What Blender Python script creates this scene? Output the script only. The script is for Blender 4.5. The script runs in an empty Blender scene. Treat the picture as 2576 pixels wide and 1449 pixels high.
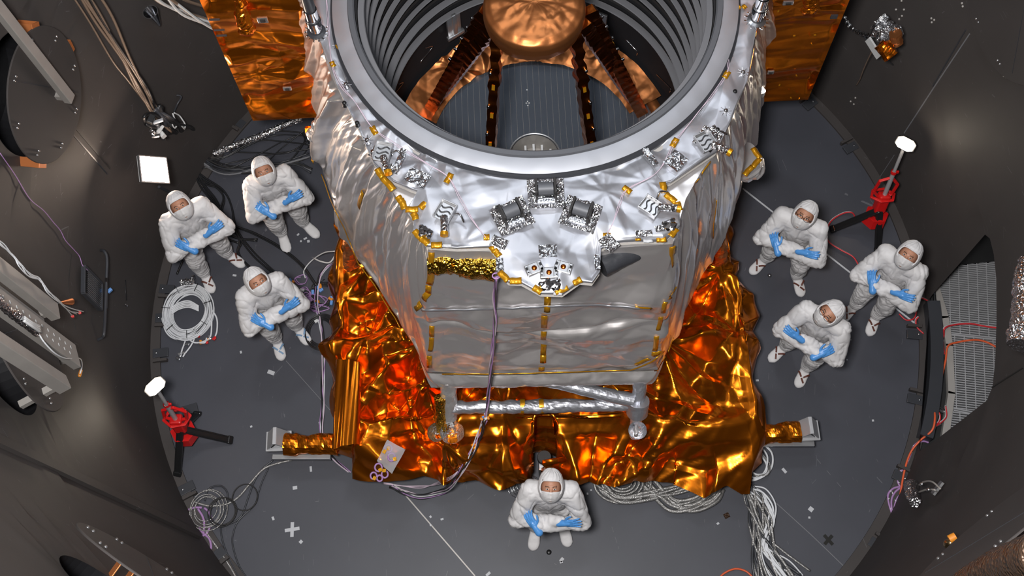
import bpy, bmesh, math, random
import numpy as np
from math import sin, cos, pi, radians
from mathutils import Vector, Matrix
from mathutils.geometry import delaunay_2d_cdt

SC = bpy.context.scene
COL = SC.collection
rnd = random.Random(7)
RG = np.random.default_rng(11)

# ---------------------------------------------------------------- camera
W, H = 2576.0, 1449.0
CF, CT, CR = 2820.0, 0.3961926506671927, -0.04725515291538928
CAM = np.array([-0.25838799341059443, -4.414325713596199, 11.084430313074662])
_fwd = np.array([0, sin(CT), -cos(CT)]); _up0 = np.array([0, cos(CT), sin(CT)]); _rt0 = np.array([1.0, 0, 0])
_rt = cos(CR) * _rt0 + sin(CR) * _up0
_up = -sin(CR) * _rt0 + cos(CR) * _up0
cd = bpy.data.cameras.new('camera'); cam = bpy.data.objects.new('camera', cd); COL.objects.link(cam)
cd.sensor_width = 36.0; cd.lens = CF * 36.0 / W; cd.clip_start = 0.05; cd.clip_end = 60
m = Matrix.Identity(4)
for i in range(3):
    m[i][0] = _rt[i]; m[i][1] = _up[i]; m[i][2] = -_fwd[i]; m[i][3] = CAM[i]
cam.matrix_world = m
SC.camera = cam

# ---------------------------------------------------------------- world, lamps, exposure
wd = bpy.data.worlds.new('chamber_air'); SC.world = wd; wd.use_nodes = True
wd.node_tree.nodes['Background'].inputs[0].default_value = (0.75, 0.82, 1.0, 1)
wd.node_tree.nodes['Background'].inputs[1].default_value = 0.115

def area_light(name, loc, target, sx, sy, power, color=(1, 1, 1), spread=180):
    l = bpy.data.lights.new(name, 'AREA'); l.shape = 'RECTANGLE'; l.size = sx; l.size_y = sy
    l.energy = power; l.color = color; l.spread = radians(spread)
    o = bpy.data.objects.new(name, l); COL.objects.link(o); o.location = loc
    d = Vector(target) - Vector(loc); o.rotation_euler = d.to_track_quat('-Z', 'Y').to_euler()
    return o
# the photographer's flash beside the camera and unseen fill lights added overhead to brighten the foil
area_light('flash_light', (-0.85, -4.35, 11.35), (0.0, 0.2, 0), 0.8, 0.8, 1050, (1.0, 0.985, 0.97))
area_light('added_fill_light', (-1.7, 2.6, 12.0), (0.0, 0.6, 2), 1.3, 0.7, 72, (0.86, 0.92, 1.0))
area_light('added_fill_light', (1.9, 2.8, 12.0), (0.0, 0.6, 2), 1.3, 0.7, 72, (0.86, 0.92, 1.0))
area_light('added_fill_light', (0.2, -1.0, 12.2), (0.0, -0.6, 2), 1.2, 0.6, 45, (0.86, 0.92, 1.0))
SC.view_settings.view_transform = 'Standard'
SC.view_settings.look = 'None'
SC.view_settings.exposure = 0.0
SC.view_settings.gamma = 1.0
SC.view_settings.use_curve_mapping = False
cy = SC.cycles
cy.use_denoising = True; cy.use_adaptive_sampling = True; cy.adaptive_threshold = 0.06; cy.adaptive_min_samples = 16
cy.max_bounces = 4; cy.diffuse_bounces = 2; cy.glossy_bounces = 3; cy.transmission_bounces = 4; cy.transparent_max_bounces = 6
cy.sample_clamp_indirect = 6.0
cy.caustics_reflective = False; cy.caustics_refractive = False

# ---------------------------------------------------------------- from photo pixels to places in the chamber
def ray(px, py):
    return _fwd + _rt * (px - W / 2) / CF - _up * (py - H / 2) / CF
def P(px, py, z):
    d = ray(px, py); k = (z - CAM[2]) / d[2]
    return CAM + d * k
def PY(px, py, y):
    d = ray(px, py); k = (y - CAM[1]) / d[1]
    return CAM + d * k
def proj(X):
    d = np.asarray(X, float) - CAM; z = d @ _fwd
    return np.stack([W / 2 + CF * (d @ _rt) / z, H / 2 - CF * (d @ _up) / z], -1)
WR, FL = 4.1, 0.05                      # wall radius at the floor, outward flare per metre
def WP(px, py, off=0.0):
    d = ray(px, py); k = 3.0
    # cone x^2+y^2=(R+FL z)^2
    R0 = WR - off
    a = d[0] ** 2 + d[1] ** 2 - (FL * d[2]) ** 2
    zz = R0 + FL * CAM[2]
    b = 2 * (CAM[0] * d[0] + CAM[1] * d[1] - zz * FL * d[2])
    c = CAM[0] ** 2 + CAM[1] ** 2 - zz ** 2
    t = (-b + math.sqrt(max(0, b * b - 4 * a * c))) / (2 * a)
    return CAM + d * t
def WQ(px, py):
    p = WP(px, py); return math.atan2(p[1], p[0]), p[2]
def WA(th, z, off=0.0):
    r = WR + FL * z - off
    return np.array([r * cos(th), r * sin(th), z])

# ---------------------------------------------------------------- mesh helpers
class MB:
    def __init__(s): s.v = []; s.f = []; s.n = 0
    def add(s, V, F):
        V = np.asarray(V, float).reshape(-1, 3)
        s.v.append(V); k = s.n
        s.f.extend([tuple(int(i) + k for i in f) for f in F]); s.n += len(V); return s
    def box(s, c, size, rot=None, bev=0.0):
        sx, sy, sz = [q / 2 for q in size]
        b = min(bev, sx * .9, sy * .9, sz * .9)
        if b > 0:
            bm = bmesh.new(); bmesh.ops.create_cube(bm, size=1.0)
            for v in bm.verts: v.co = Vector((v.co.x * size[0], v.co.y * size[1], v.co.z * size[2]))
            bmesh.ops.bevel(bm, geom=list(bm.edges), offset=b, segments=2, affect='EDGES', profile=0.5)
            bm.verts.index_update()
            V = np.array([v.co[:] for v in bm.verts]); F = [[v.index for v in f.verts] for f in bm.faces]; bm.free()
        else:
            V = np.array([(x, y, z) for z in (-sz, sz) for y in (-sy, sy) for x in (-sx, sx)])
            F = [(0, 2, 3, 1), (4, 5, 7, 6), (0, 1, 5, 4), (2, 6, 7, 3), (0, 4, 6, 2), (1, 3, 7, 5)]
        if rot is not None: V = V @ np.asarray(rot, float).T
        return s.add(V + np.asarray(c, float), F)
    def rings(s, R, closed=True, cap=True):
        n = len(R[0]); V = np.concatenate(R); F = []
        for i in range(len(R) - 1):
            for j in range(n if closed else n - 1):
                a = i * n + j; b = i * n + (j + 1) % n
                F.append((a, b, b + n, a + n))
        if cap:
            F.append(tuple(range(n - 1, -1, -1))); F.append(tuple((len(R) - 1) * n + j for j in range(n)))
        return s.add(V, F)
    def tube(s, pts, r, k=8, cap=True):
        pts = np.asarray(pts, float)
        rs = np.full(len(pts), r, float) if np.isscalar(r) else np.asarray(r, float)
        T = np.gradient(pts, axis=0); T /= np.linalg.norm(T, axis=1)[:, None] + 1e-12
        a = np.array([0, 0, 1.0]) if abs(T[0][2]) < .9 else np.array([1.0, 0, 0])
        n = np.cross(T[0], a); n /= np.linalg.norm(n); R = []
        ang = np.linspace(0, 2 * pi, k, endpoint=False)
        for i in range(len(pts)):
            n = n - T[i] * (n @ T[i]); n /= np.linalg.norm(n) + 1e-12; b = np.cross(T[i], n)
            R.append(pts[i] + rs[i] * (np.cos(ang)[:, None] * n + np.sin(ang)[:, None] * b))
        return s.rings(R, True, cap)
    def lathe(s, prof, c=(0, 0, 0), axis=(0, 0, 1), k=32, arc=None):
        ax = np.asarray(axis, float); ax /= np.linalg.norm(ax)
        a = np.array([1.0, 0, 0]) if abs(ax[0]) < .9 else np.array([0, 1.0, 0])
        u = a - ax * (a @ ax); u /= np.linalg.norm(u); w = np.cross(ax, u); c = np.asarray(c, float)
        if arc is None: ang = np.linspace(0, 2 * pi, k, endpoint=False); cl = True
        else: ang = np.linspace(arc[0], arc[1], k); cl = False
        R = [c + ax * h + r * (np.cos(ang)[:, None] * u + np.sin(ang)[:, None] * w) for r, h in prof]
        return s.rings(R, cl, False)
    def prism(s, poly, d):
        """poly: planar 3D points, d: extrusion vector"""
        A = np.asarray(poly, float); n = len(A); B = A + np.asarray(d, float)
        F = [tuple(range(n)), tuple(range(2 * n - 1, n - 1, -1))] + [(i, i + n, (i + 1) % n + n, (i + 1) % n) for i in range(n)]
        return s.add(np.concatenate([A, B]), F)
    def sphere(s, c, r, k=12, sc=(1, 1, 1), rot=None):
        prof = [(sin(t), -cos(t)) for t in np.linspace(0, pi, k)]
        ang = np.linspace(0, 2 * pi, 2 * k, endpoint=False)
        R = [np.stack([q * np.cos(ang), q * np.sin(ang), np.full_like(ang, h)], 1) * r * np.asarray(sc) for q, h in prof]
        if rot is not None: R = [x @ np.asarray(rot).T for x in R]
        return s.rings([x + np.asarray(c, float) for x in R], True, False)
    def build(s, name, mat, parent=None, smooth=False, auto=None, loc=None, local=False):
        V = np.concatenate(s.v) if s.v else np.zeros((0, 3))
        return mesh_obj(name, V, s.f, mat, parent, smooth, loc, local, auto)

def root_loc(o):
    p = np.zeros(3)
    while o is not None:
        p = p + np.array(o.location[:]); o = o.parent
    return p
def mesh_obj(name, V, F, mat, parent=None, smooth=False, loc=None, local=False, auto=None):
    V = np.asarray(V, float)
    me = bpy.data.meshes.new(name)
    if parent is not None:
        if not local: V = V - root_loc(parent)
        L = (0, 0, 0)
    else:
        if loc is None:
            mn, mx = V.min(0), V.max(0); L = ((mn[0] + mx[0]) / 2, (mn[1] + mx[1]) / 2, mn[2])
        else: L = loc
        if not local: V = V - np.array(L)
    me.from_pydata(V.tolist(), [], F)
    if isinstance(mat, (list, tuple)):
        for q in mat: me.materials.append(q)
    elif mat is not None: me.materials.append(mat)
    if smooth: me.polygons.foreach_set('use_smooth', [True] * len(me.polygons))
    if auto is not None:
        bm = bmesh.new(); bm.from_mesh(me)
        for e in bm.edges:
            if len(e.link_faces) == 2 and e.calc_face_angle(0) > radians(auto): e.smooth = False
        bm.to_mesh(me); bm.free()
    me.update()
    o = bpy.data.objects.new(name, me); COL.objects.link(o); o.location = L
    if parent is not None: o.parent = parent
    return o
def tag(o, label=None, cat=None, group=None, kind=None):
    if label: o['label'] = label
    if cat: o['category'] = cat
    if group: o['group'] = group
    if kind: o['kind'] = kind
    return o
def empty(name, loc, label=None, cat=None, group=None, rz=0):
    o = bpy.data.objects.new(name, None); COL.objects.link(o); o.location = tuple(float(q) for q in loc)
    o.rotation_euler = (0, 0, rz); o.empty_display_size = 0.1
    return tag(o, label, cat, group)
def copy_thing(root, loc, rz=None):
    r = root.copy(); COL.objects.link(r); r.location = tuple(float(q) for q in loc)
    if rz is not None: r.rotation_euler = (0, 0, rz)
    for ch in list(root.children):
        c = ch.copy(); COL.objects.link(c); c.parent = r
        for g in list(ch.children):
            d = g.copy(); COL.objects.link(d); d.parent = c
    return r
def spline(pts, n=8):
    p = np.asarray(pts, float)
    if len(p) < 3:
        t = np.linspace(0, 1, n + 1)[:, None]; return p[0] * (1 - t) + p[-1] * t
    q = np.vstack([2 * p[0] - p[1], p, 2 * p[-1] - p[-2]]); out = []
    for i in range(1, len(q) - 2):
        for t in np.linspace(0, 1, n, endpoint=False):
            a, b, c, d = q[i - 1], q[i], q[i + 1], q[i + 2]
            out.append(.5 * (2 * b + (c - a) * t + (2 * a - 5 * b + 4 * c - d) * t * t + (3 * b - a - 3 * c + d) * t ** 3))
    out.append(p[-1]); return np.array(out)
def resample(pts, n):
    p = np.asarray(pts, float); s = np.r_[0, np.cumsum(np.linalg.norm(np.diff(p, axis=0), axis=1))]
    t = np.linspace(0, s[-1], n); return np.stack([np.interp(t, s, p[:, k]) for k in range(p.shape[1])], 1)
def rotz(a): return np.array([[cos(a), -sin(a), 0], [sin(a), cos(a), 0], [0, 0, 1.0]])
def rotx(a): return np.array([[1.0, 0, 0], [0, cos(a), -sin(a)], [0, sin(a), cos(a)]])
def roty(a): return np.array([[cos(a), 0, sin(a)], [0, 1.0, 0], [-sin(a), 0, cos(a)]])
def frame(d, up=(0, 0, 1)):
    """columns: x=d, y, z=about up"""
    d = np.asarray(d, float); d = d / np.linalg.norm(d); z = np.asarray(up, float); z = z - d * (z @ d); z /= np.linalg.norm(z)
    return np.stack([d, np.cross(z, d), z], 1)

# crumpled-foil heights: piecewise linear over a triangle lattice plus star-shaped creases
def tri_noise(u, v, seed):
    s = (u + v) * 0.3660254; i = np.floor(u + s); j = np.floor(v + s)
    t = (i + j) * 0.2113249; x0 = u - (i - t); y0 = v - (j - t)
    up = x0 > y0
    def hsh(a, b):
        h = np.sin(a * 127.1 + b * 311.7 + seed * 74.7) * 43758.5453; return h - np.floor(h)
    h0 = hsh(i, j); h1 = hsh(i + up, j + ~up); h2 = hsh(i + 1, j + 1)
    # barycentric in the skewed cell
    a = (u + s) - i; b = (v + s) - j
    w2 = np.minimum(a, b); w1 = np.abs(a - b); w0 = 1 - w1 - w2
    return w0 * h0 + w1 * h1 + w2 * h2 - .5
def crumple(u, v, seed=0, size=0.3, star=1.0, nstar=12, box=None, o2=.28, o3=.07, ridge=0, rdir=None):
    wu = u + .22 * size * np.sin(v / size * .9 + seed) + .08 * size * np.sin(v / size * 2.3 + u / size)
    wv = v + .22 * size * np.sin(u / size * .8 + seed * 2) + .08 * size * np.cos(u / size * 2.1 - v / size)
    c, s = cos(seed * 1.7), sin(seed * 1.7); wu, wv = c * wu - s * wv, s * wu + c * wv
    h = tri_noise(wu / size, wv / size, seed) + o2 * tri_noise(wu / size * 2.1 + 9, wv / size * 2.1, seed + 3)
    if o3: h = h + o3 * tri_noise(wu / size * 5.1 + 4, wv / size * 5.1, seed + 5)
    if box is not None:
        r = np.random.default_rng(seed + 100)
        for _ in range(nstar):
            cx = r.uniform(box[0], box[1]); cy_ = r.uniform(box[2], box[3]); R = size * r.uniform(1.0, 2.4)
            k = int(r.integers(4, 8)); th0 = r.uniform(0, 6.3)
            du, dv = u - cx, v - cy_; d = np.hypot(du, dv); th = np.arctan2(dv, du)
            saw = np.abs(((th + th0 + .25 * np.sin(th * 2 + th0)) * k / (2 * pi)) % 1.0 * 2 - 1) - .5
            fall = np.clip(1 - d / R, 0, 1)
            h = h + star * saw * (d / R) * fall * 2.6 * r.uniform(.6, 1.2)
        for _ in range(ridge):
            cx = r.uniform(box[0], box[1]); cy_ = r.uniform(box[2], box[3]); L = size * r.uniform(1.2, 3.2)
            an = r.uniform(0, pi) if rdir is None else rdir + r.normal() * .35
            du, dv = u - cx, v - cy_; t = (du * cos(an) + dv * sin(an)) / L; d = np.abs(-du * sin(an) + dv * cos(an)) / size
            w = .10 + .16 * (t + .5)
            h = h + r.choice([-1, 1]) * r.uniform(.35, .8) * np.clip(1 - d / np.maximum(w * 2.2, .02), 0, 1) * np.clip(1 - np.abs(t) * 2, 0, 1) ** .7 * (w / .2)
    return h

# ---------------------------------------------------------------- materials
def new_mat(name, color, rough=.5, metal=0.0, spec=.5, bump=None, emit=None, var=None, alpha=None, coat=0.0, aniso=None):
    m = bpy.data.materials.new(name); m.use_nodes = True; nt = m.node_tree; b = nt.nodes['Principled BSDF']
    b.inputs['Base Color'].default_value = (*color, 1); b.inputs['Roughness'].default_value = rough
    b.inputs['Metallic'].default_value = metal; b.inputs['Specular IOR Level'].default_value = spec
    b.inputs['Coat Weight'].default_value = coat; b.inputs['Coat Roughness'].default_value = .1
    tc = nt.nodes.new('ShaderNodeTexCoord')
    if emit:
        b.inputs['Emission Color'].default_value = (*emit[0], 1); b.inputs['Emission Strength'].default_value = emit[1]
    if var:     # (scale, amount): wear and mottling of the colour itself
        n = nt.nodes.new('ShaderNodeTexNoise'); n.inputs['Scale'].default_value = var[0]; n.inputs['Detail'].default_value = 3
        nt.links.new(tc.outputs['Object'], n.inputs['Vector'])
        mx = nt.nodes.new('ShaderNodeMix'); mx.data_type = 'RGBA'; nt.links.new(n.outputs[0], mx.inputs[0])
        mx.inputs[6].default_value = (*[c * (1 - var[1]) for c in color], 1); mx.inputs[7].default_value = (*[min(1, c * (1 + var[1])) for c in color], 1)
        nt.links.new(mx.outputs[2], b.inputs['Base Color'])
    if bump:    # (kind, scale, strength, distance)
        last = None
        for kind, sc, st, dist in bump:
            if kind == 'noise':
                t = nt.nodes.new('ShaderNodeTexNoise'); t.inputs['Detail'].default_value = 3; out = t.outputs[0]
            elif kind == 'ridge':
                t = nt.nodes.new('ShaderNodeTexNoise'); t.noise_type = 'RIDGED_MULTIFRACTAL'; t.inputs['Detail'].default_value = 1.5; out = t.outputs[0]
            elif kind == 'voro':
                t = nt.nodes.new('ShaderNodeTexVoronoi'); t.feature = 'F1'; out = t.outputs['Distance']
            elif kind == 'wave':
                t = nt.nodes.new('ShaderNodeTexWave'); t.inputs['Distortion'].default_value = 6; out = t.outputs[1]
            t.inputs['Scale'].default_value = sc
            nt.links.new(tc.outputs['Object'], t.inputs['Vector'])
            bp = nt.nodes.new('ShaderNodeBump'); bp.inputs['Strength'].default_value = st; bp.inputs['Distance'].default_value = dist
            nt.links.new(out, bp.inputs['Height'])
            if last: nt.links.new(last.outputs[0], bp.inputs['Normal'])
            last = bp
        nt.links.new(last.outputs[0], b.inputs['Normal'])
    return m
M = {}
M['silver'] = new_mat('silver_foil', (.60, .61, .66), .42, .78, bump=[('noise', 4, .10, .02)])
M['silver_shiny'] = new_mat('silver_foil_bright', (.86, .82, .81), .29, .72, bump=[('noise', 4, .08, .02)])
M['tape_silver'] = new_mat('aluminium_tape', (.74, .75, .79), .22, 1.0, bump=[('voro', 60, .5, .004)])
M['crinkle'] = new_mat('crinkled_aluminium_foil', (.9, .9, .92), .16, 1.0, bump=[('voro', 45, 1.0, .012), ('voro', 110, .6, .004)])
M['amber'] = new_mat('amber_foil', (.87, .235, .012), .23, .95, bump=[('noise', 3, .06, .02)])
M['amber_dark'] = new_mat('dark_amber_foil', (.50, .13, .02), .25, 1.0, bump=[('noise', 10, .3, .02), ('voro', 16, .25, .01)])
M['copper_foil'] = new_mat('copper_foil', (.66, .24, .08), .42, .9, bump=[('noise', 6, .25, .012), ('noise', 22, .15, .006)])
M['gold'] = new_mat('gold_foil', (.92, .52, .06), .18, 1.0, bump=[('voro', 40, .9, .012), ('voro', 90, .6, .005)])
M['kapton'] = new_mat('amber_tape', (.78, .36, .015), .28, .6, bump=[('noise', 30, .4, .006)])
M['ring'] = new_mat('grey_ring_paint', (.13, .135, .15), .5, .2)
M['black'] = new_mat('black_paint', (.012, .012, .014), .5)
M['vane'] = new_mat('pale_grey_vane', (.20, .20, .215), .6)
M['vane_dark'] = new_mat('dark_grey_vane', (.03, .028, .028), .6)
M['gap'] = new_mat('black_seal', (.05, .052, .06), .35)
M['mirror'] = new_mat('polished_mirror', (.36, .41, .50), .16, .82, bump=[('noise', 1.0, .06, .02)])
M['alu'] = new_mat('aluminium', (.60, .60, .61), .35, .9, var=(14, .12))
M['alu_dull'] = new_mat('dull_aluminium', (.50, .47, .44), .5, .35, var=(5, .15))
M['steel'] = new_mat('steel', (.55, .56, .58), .28, 1.0)
M['chrome'] = new_mat('chrome', (.8, .8, .82), .1, 1.0)
M['white'] = new_mat('white_plastic', (.78, .78, .78), .4)
M['tancable'] = new_mat('tan_cable_jacket', (.26, .18, .13), .32)
M['bag'] = None
M['whitecable'] = new_mat('white_cable_jacket', (.84, .85, .88), .45, bump=[('wave', 40, .3, .002)])
M['greycable'] = new_mat('braided_cable_shield', (.42, .41, .40), .35, .7, bump=[('voro', 160, .8, .003)])
M['blackcable'] = new_mat('black_cable_jacket', (.02, .02, .022), .35)
M['redcable'] = new_mat('red_cable_jacket', (.70, .04, .05), .4)
M['orangecable'] = new_mat('orange_cable_jacket', (.85, .14, .05), .4)
M['violet'] = new_mat('violet_wire', (.45, .25, .52), .45)
M['pinkwire'] = new_mat('pale_pink_wire', (.72, .58, .68), .45)
M['bluecon'] = new_mat('blue_connector', (.16, .36, .78), .4)
M['orangecon'] = new_mat('orange_connector', (.85, .30, .03), .45)
M['redtip'] = new_mat('red_cap', (.75, .02, .02), .4)
M['red'] = new_mat('red_lamp_housing', (.70, .012, .012), .38)
M['blackpl'] = new_mat('black_plastic', (.014, .014, .015), .35)
M['orangebr'] = new_mat('orange_bracket', (.75, .25, .08), .4, .5)
M['suit'] = new_mat('white_cleanroom_cloth', (.80, .78, .785), .55, spec=.35, bump=[('ridge', 6, .5, .02), ('noise', 14, .35, .012), ('noise', 34, .2, .005)])
M['mask'] = new_mat('white_face_mask_cloth', (.84, .82, .82), .6, bump=[('noise', 22, .4, .01)])
M['glove'] = new_mat('blue_nitrile', (.10, .34, .78), .35, bump=[('noise', 60, .4, .004)])
M['skin'] = new_mat('skin', (.55, .27, .17), .5, var=(9, .12))
M['eyewhite'] = new_mat('eye_white', (.75, .72, .70), .2)
M['iris'] = new_mat('iris', (.03, .02, .015), .15)
M['brow'] = new_mat('eyebrow_hair', (.08, .045, .025), .7)
M['beard'] = new_mat('grey_beard_net', (.40, .36, .34), .8, bump=[('noise', 80, 1, .01)])
M['strap'] = new_mat('brown_boot_strap', (.14, .045, .03), .5)
M['strapblue'] = new_mat('blue_boot_strap', (.22, .36, .55), .5)
M['glassframe'] = new_mat('dark_spectacle_frame', (.05, .02, .015), .3)
M['tapewhite'] = new_mat('white_tape', (.62, .63, .66), .5)
M['tapeblack'] = new_mat('black_tape', (.015, .014, .012), .4)
def emitter(name, col, st):
    return new_mat(name, (.9, .9, .9), .5, emit=(col, st))
M['lampsq'] = emitter('lit_square_panel', (1.0, .78, .62), 120)
M['lamphead'] = emitter('lit_lamp_head', (1.0, .86, .68), 48)
M['lampbar'] = emitter('lit_lamp_bar', (1.0, .86, .7), 90)

def wall_material(name, base, rough=.55, spec=.3):
    m = bpy.data.materials.new(name); m.use_nodes = True; nt = m.node_tree; b = nt.nodes['Principled BSDF']
    b.inputs['Roughness'].default_value = rough; b.inputs['Specular IOR Level'].default_value = spec
    tc = nt.nodes.new('ShaderNodeTexCoord')
    n = nt.nodes.new('ShaderNodeTexNoise'); n.inputs['Scale'].default_value = 1.3; n.inputs['Detail'].default_value = 5
    nt.links.new(tc.outputs['Object'], n.inputs['Vector'])
    r = nt.nodes.new('ShaderNodeMix'); r.data_type = 'RGBA'; nt.links.new(n.outputs[0], r.inputs[0])
    r.inputs[6].default_value = (*[c * .82 for c in base], 1); r.inputs[7].default_value = (*[c * 1.2 for c in base], 1)
    # fine pale scratches and specks worn through the paint
    last = r
    for sc, th, dirn in ((2.4, .0035, (1, .25, 1)), (1.9, .003, (.3, 1, 1)), (3.3, .0025, (1, -.7, .5))):
        mp = nt.nodes.new('ShaderNodeMapping'); mp.inputs['Rotation'].default_value = (0, 0, dirn[0] + 2 * dirn[1])
        mp.inputs['Scale'].default_value = (1, .22, 1); nt.links.new(tc.outputs['Object'], mp.inputs['Vector'])
        v = nt.nodes.new('ShaderNodeTexVoronoi'); v.feature = 'DISTANCE_TO_EDGE'; v.inputs['Scale'].default_value = sc * 1.6
        nt.links.new(mp.outputs[0], v.inputs['Vector'])
        n2 = nt.nodes.new('ShaderNodeTexNoise'); n2.inputs['Scale'].default_value = sc * 2.2; nt.links.new(tc.outputs['Object'], n2.inputs['Vector'])
        g = nt.nodes.new('ShaderNodeMath'); g.operation = 'GREATER_THAN'; nt.links.new(n2.outputs[0], g.inputs[0]); g.inputs[1].default_value = .655
        l = nt.nodes.new('ShaderNodeMath'); l.operation = 'LESS_THAN'; nt.links.new(v.outputs['Distance'], l.inputs[0]); l.inputs[1].default_value = th
        mu = nt.nodes.new('ShaderNodeMath'); mu.operation = 'MULTIPLY'; nt.links.new(g.outputs[0], mu.inputs[0]); nt.links.new(l.outputs[0], mu.inputs[1])
        m2 = nt.nodes.new('ShaderNodeMath'); m2.operation = 'MULTIPLY'; nt.links.new(mu.outputs[0], m2.inputs[0]); m2.inputs[1].default_value = .35
        mx = nt.nodes.new('ShaderNodeMix'); mx.data_type = 'RGBA'; nt.links.new(m2.outputs[0], mx.inputs[0]); nt.links.new(last.outputs[2], mx.inputs[6])
        mx.inputs[7].default_value = (.3, .3, .32, 1); last = mx
    nt.links.new(last.outputs[2], b.inputs['Base Color'])
    return m
M['floor'] = wall_material('dark_grey_floor_paint', (.068, .070, .086), .46, .55)
M['wall'] = wall_material('dark_grey_wall_paint', (.068, .060, .058), .66, .3)
M['recess'] = new_mat('dark_recess_paint', (.02, .02, .021), .7)

def clear_film(name):
    m = bpy.data.materials.new(name); m.use_nodes = True; b = m.node_tree.nodes['Principled BSDF']
    b.inputs['Base Color'].default_value = (.95, .93, .95, 1); b.inputs['Roughness'].default_value = .12; b.inputs['Transmission Weight'].default_value = .0
    b.inputs['Alpha'].default_value = .28; return m
M['bag'] = clear_film('clear_plastic_film')

M['grate'] = new_mat('galvanised_grate', (.58, .58, .60), .4, .35)
M['polemetal'] = new_mat('pole_metal', (.55, .55, .57), .35, .45)
M['band'] = new_mat('matte_silver_band', (.50, .51, .55), .5, .7)
# ---------------------------------------------------------------- the chamber
def disc_floor():
    n = 160; k = 40; V = [(0, 0, 0)]; F = []
    for i in range(1, k + 1):
        for j in range(n):
            a = 2 * pi * j / n; V.append((WR * i / k * cos(a), WR * i / k * sin(a), 0))
    for j in range(n): F.append((0, 1 + j, 1 + (j + 1) % n))
    for i in range(k - 1):
        for j in range(n):
            a = 1 + i * n + j; b = 1 + i * n + (j + 1) % n; F.append((a, a + n, b + n, b))
    o = mesh_obj('floor', V, F, M['floor'], loc=(0, 0, 0)); tag(o, kind='structure')
    return o
disc_floor()
b = MB(); b.lathe([(WR + .002, -.06), (5.0, -.06)], k=96)
tag(b.build('floor_gap', M['recess']), kind='structure')

# wall: flaring cylinder with the openings cut out of it
hole_door = [WQ(*q) for q in [(2478, 590), (2490, 600), (2500, 640), (2506, 700), (2507, 800), (2504, 900), (2497, 973), (2482, 1008), (2385, 1083), (2340, 1118)]]
hole_door += [(hole_door[-1][0] + .0, .14), (WQ(2345, 745)[0], .14), WQ(2345, 742)]
PORTS = {}
def port_frame(px, py, off):
    c = WP(px, py, off); th = math.atan2(c[1], c[0])
    n = -np.array([cos(th), sin(th), 0]); n = n + np.array([0, 0, FL]); n /= np.linalg.norm(n)
    t = np.array([-sin(th), cos(th), 0]); u = np.cross(n, t)
    return c, n, t, u
def port_hole(px, py, off, r, k=48):
    c, n, t, u = port_frame(px, py, off); pts = []
    th0 = math.atan2(c[1], c[0])
    for a in np.linspace(0, 2 * pi, k, endpoint=False):
        pts.append((th0 + r * cos(a) / (WR + FL * c[2]), c[2] + r * sin(a)))
    return pts
port_spec = [(116, 240, .20, .56), (60, 850, .20, .58), (405, 1452, .22, .56), (2560, 20, .03, .66), (2502, 1330, .22, .62)]
holes = [hole_door] + [port_hole(a, b_, o_, r * .93) for i, (a, b_, o_, r) in enumerate(port_spec) if i != 3]
def inside(poly, x, y):
    c = False; n = len(poly)
    for i in range(n):
        x1, y1 = poly[i]; x2, y2 = poly[i - 1]
        if (y1 > y) != (y2 > y) and x < (x2 - x1) * (y - y1) / (y2 - y1) + x1: c = not c
    return c
def cyl_wall():
    t0, t1 = -1.15 * pi, .95 * pi; zt = 12.3; pts = []; edges = []
    nt_, nz = 150, 40
    tt = np.linspace(t0, t0 + 2 * pi, nt_ + 1); zz = np.linspace(0, zt, nz + 1)
    def norm(a): return (a - t0) % (2 * pi) + t0
    hs = [[(norm(a), z) for a, z in h] for h in holes]
    for i, a in enumerate(tt):
        for z in zz:
            if any(inside(h, a, z) for h in hs): continue
            pts.append((a, z))
    for h in hs:
        k = len(pts); pts += h; edges += [(k + i, k + (i + 1) % len(h)) for i in range(len(h))]
    vs, es, fs, *_ = delaunay_2d_cdt([Vector(p) for p in pts], edges, [], 0, 1e-6)
    F = []
    for f in fs:
        cx = sum(vs[i].x for i in f) / len(f); cyy = sum(vs[i].y for i in f) / len(f)
        if not any(inside(h, cx, cyy) for h in hs): F.append(tuple(f)[::-1])
    V = [WA(v.x, v.y) for v in vs]
    o = mesh_obj('wall_round', V, F, M['wall'], smooth=True, loc=(0, 0, 0)); tag(o, kind='structure')
cyl_wall()
b = MB(); b.lathe([(0.01, 12.4), (4.9, 12.3)], k=64)
tag(b.build('ceiling', M['wall']), kind='structure')

# curved floor rims: a low angle bar all round and the raised bar before the doorway
def rim(name, r0, r1, z0, z1, a0, a1, mat, n=90):
    b = MB(); A = np.linspace(a0, a1, n); R = []
    for a in A:
        d = np.array([cos(a), sin(a), 0]); R.append(np.array([d * r0 + [0, 0, z0], d * r1 + [0, 0, z0], d * r1 + [0, 0, z1], d * r0 + [0, 0, z1]]))
    b.rings(R, True, True); return tag(b.build(name, mat), kind='structure')
rim('baseboard_left', WR - .10, WR + .04, .0, .025, radians(75), radians(262), M['wall'])
rim('baseboard_right', WR - .10, WR + .04, .0, .025, radians(-80), radians(70), M['wall'])
rim('trim_1', WR - .03, WR + .10, .02, .16, WQ(2325, 1095)[0], WQ(2338, 760)[0], M['gap'])

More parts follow.
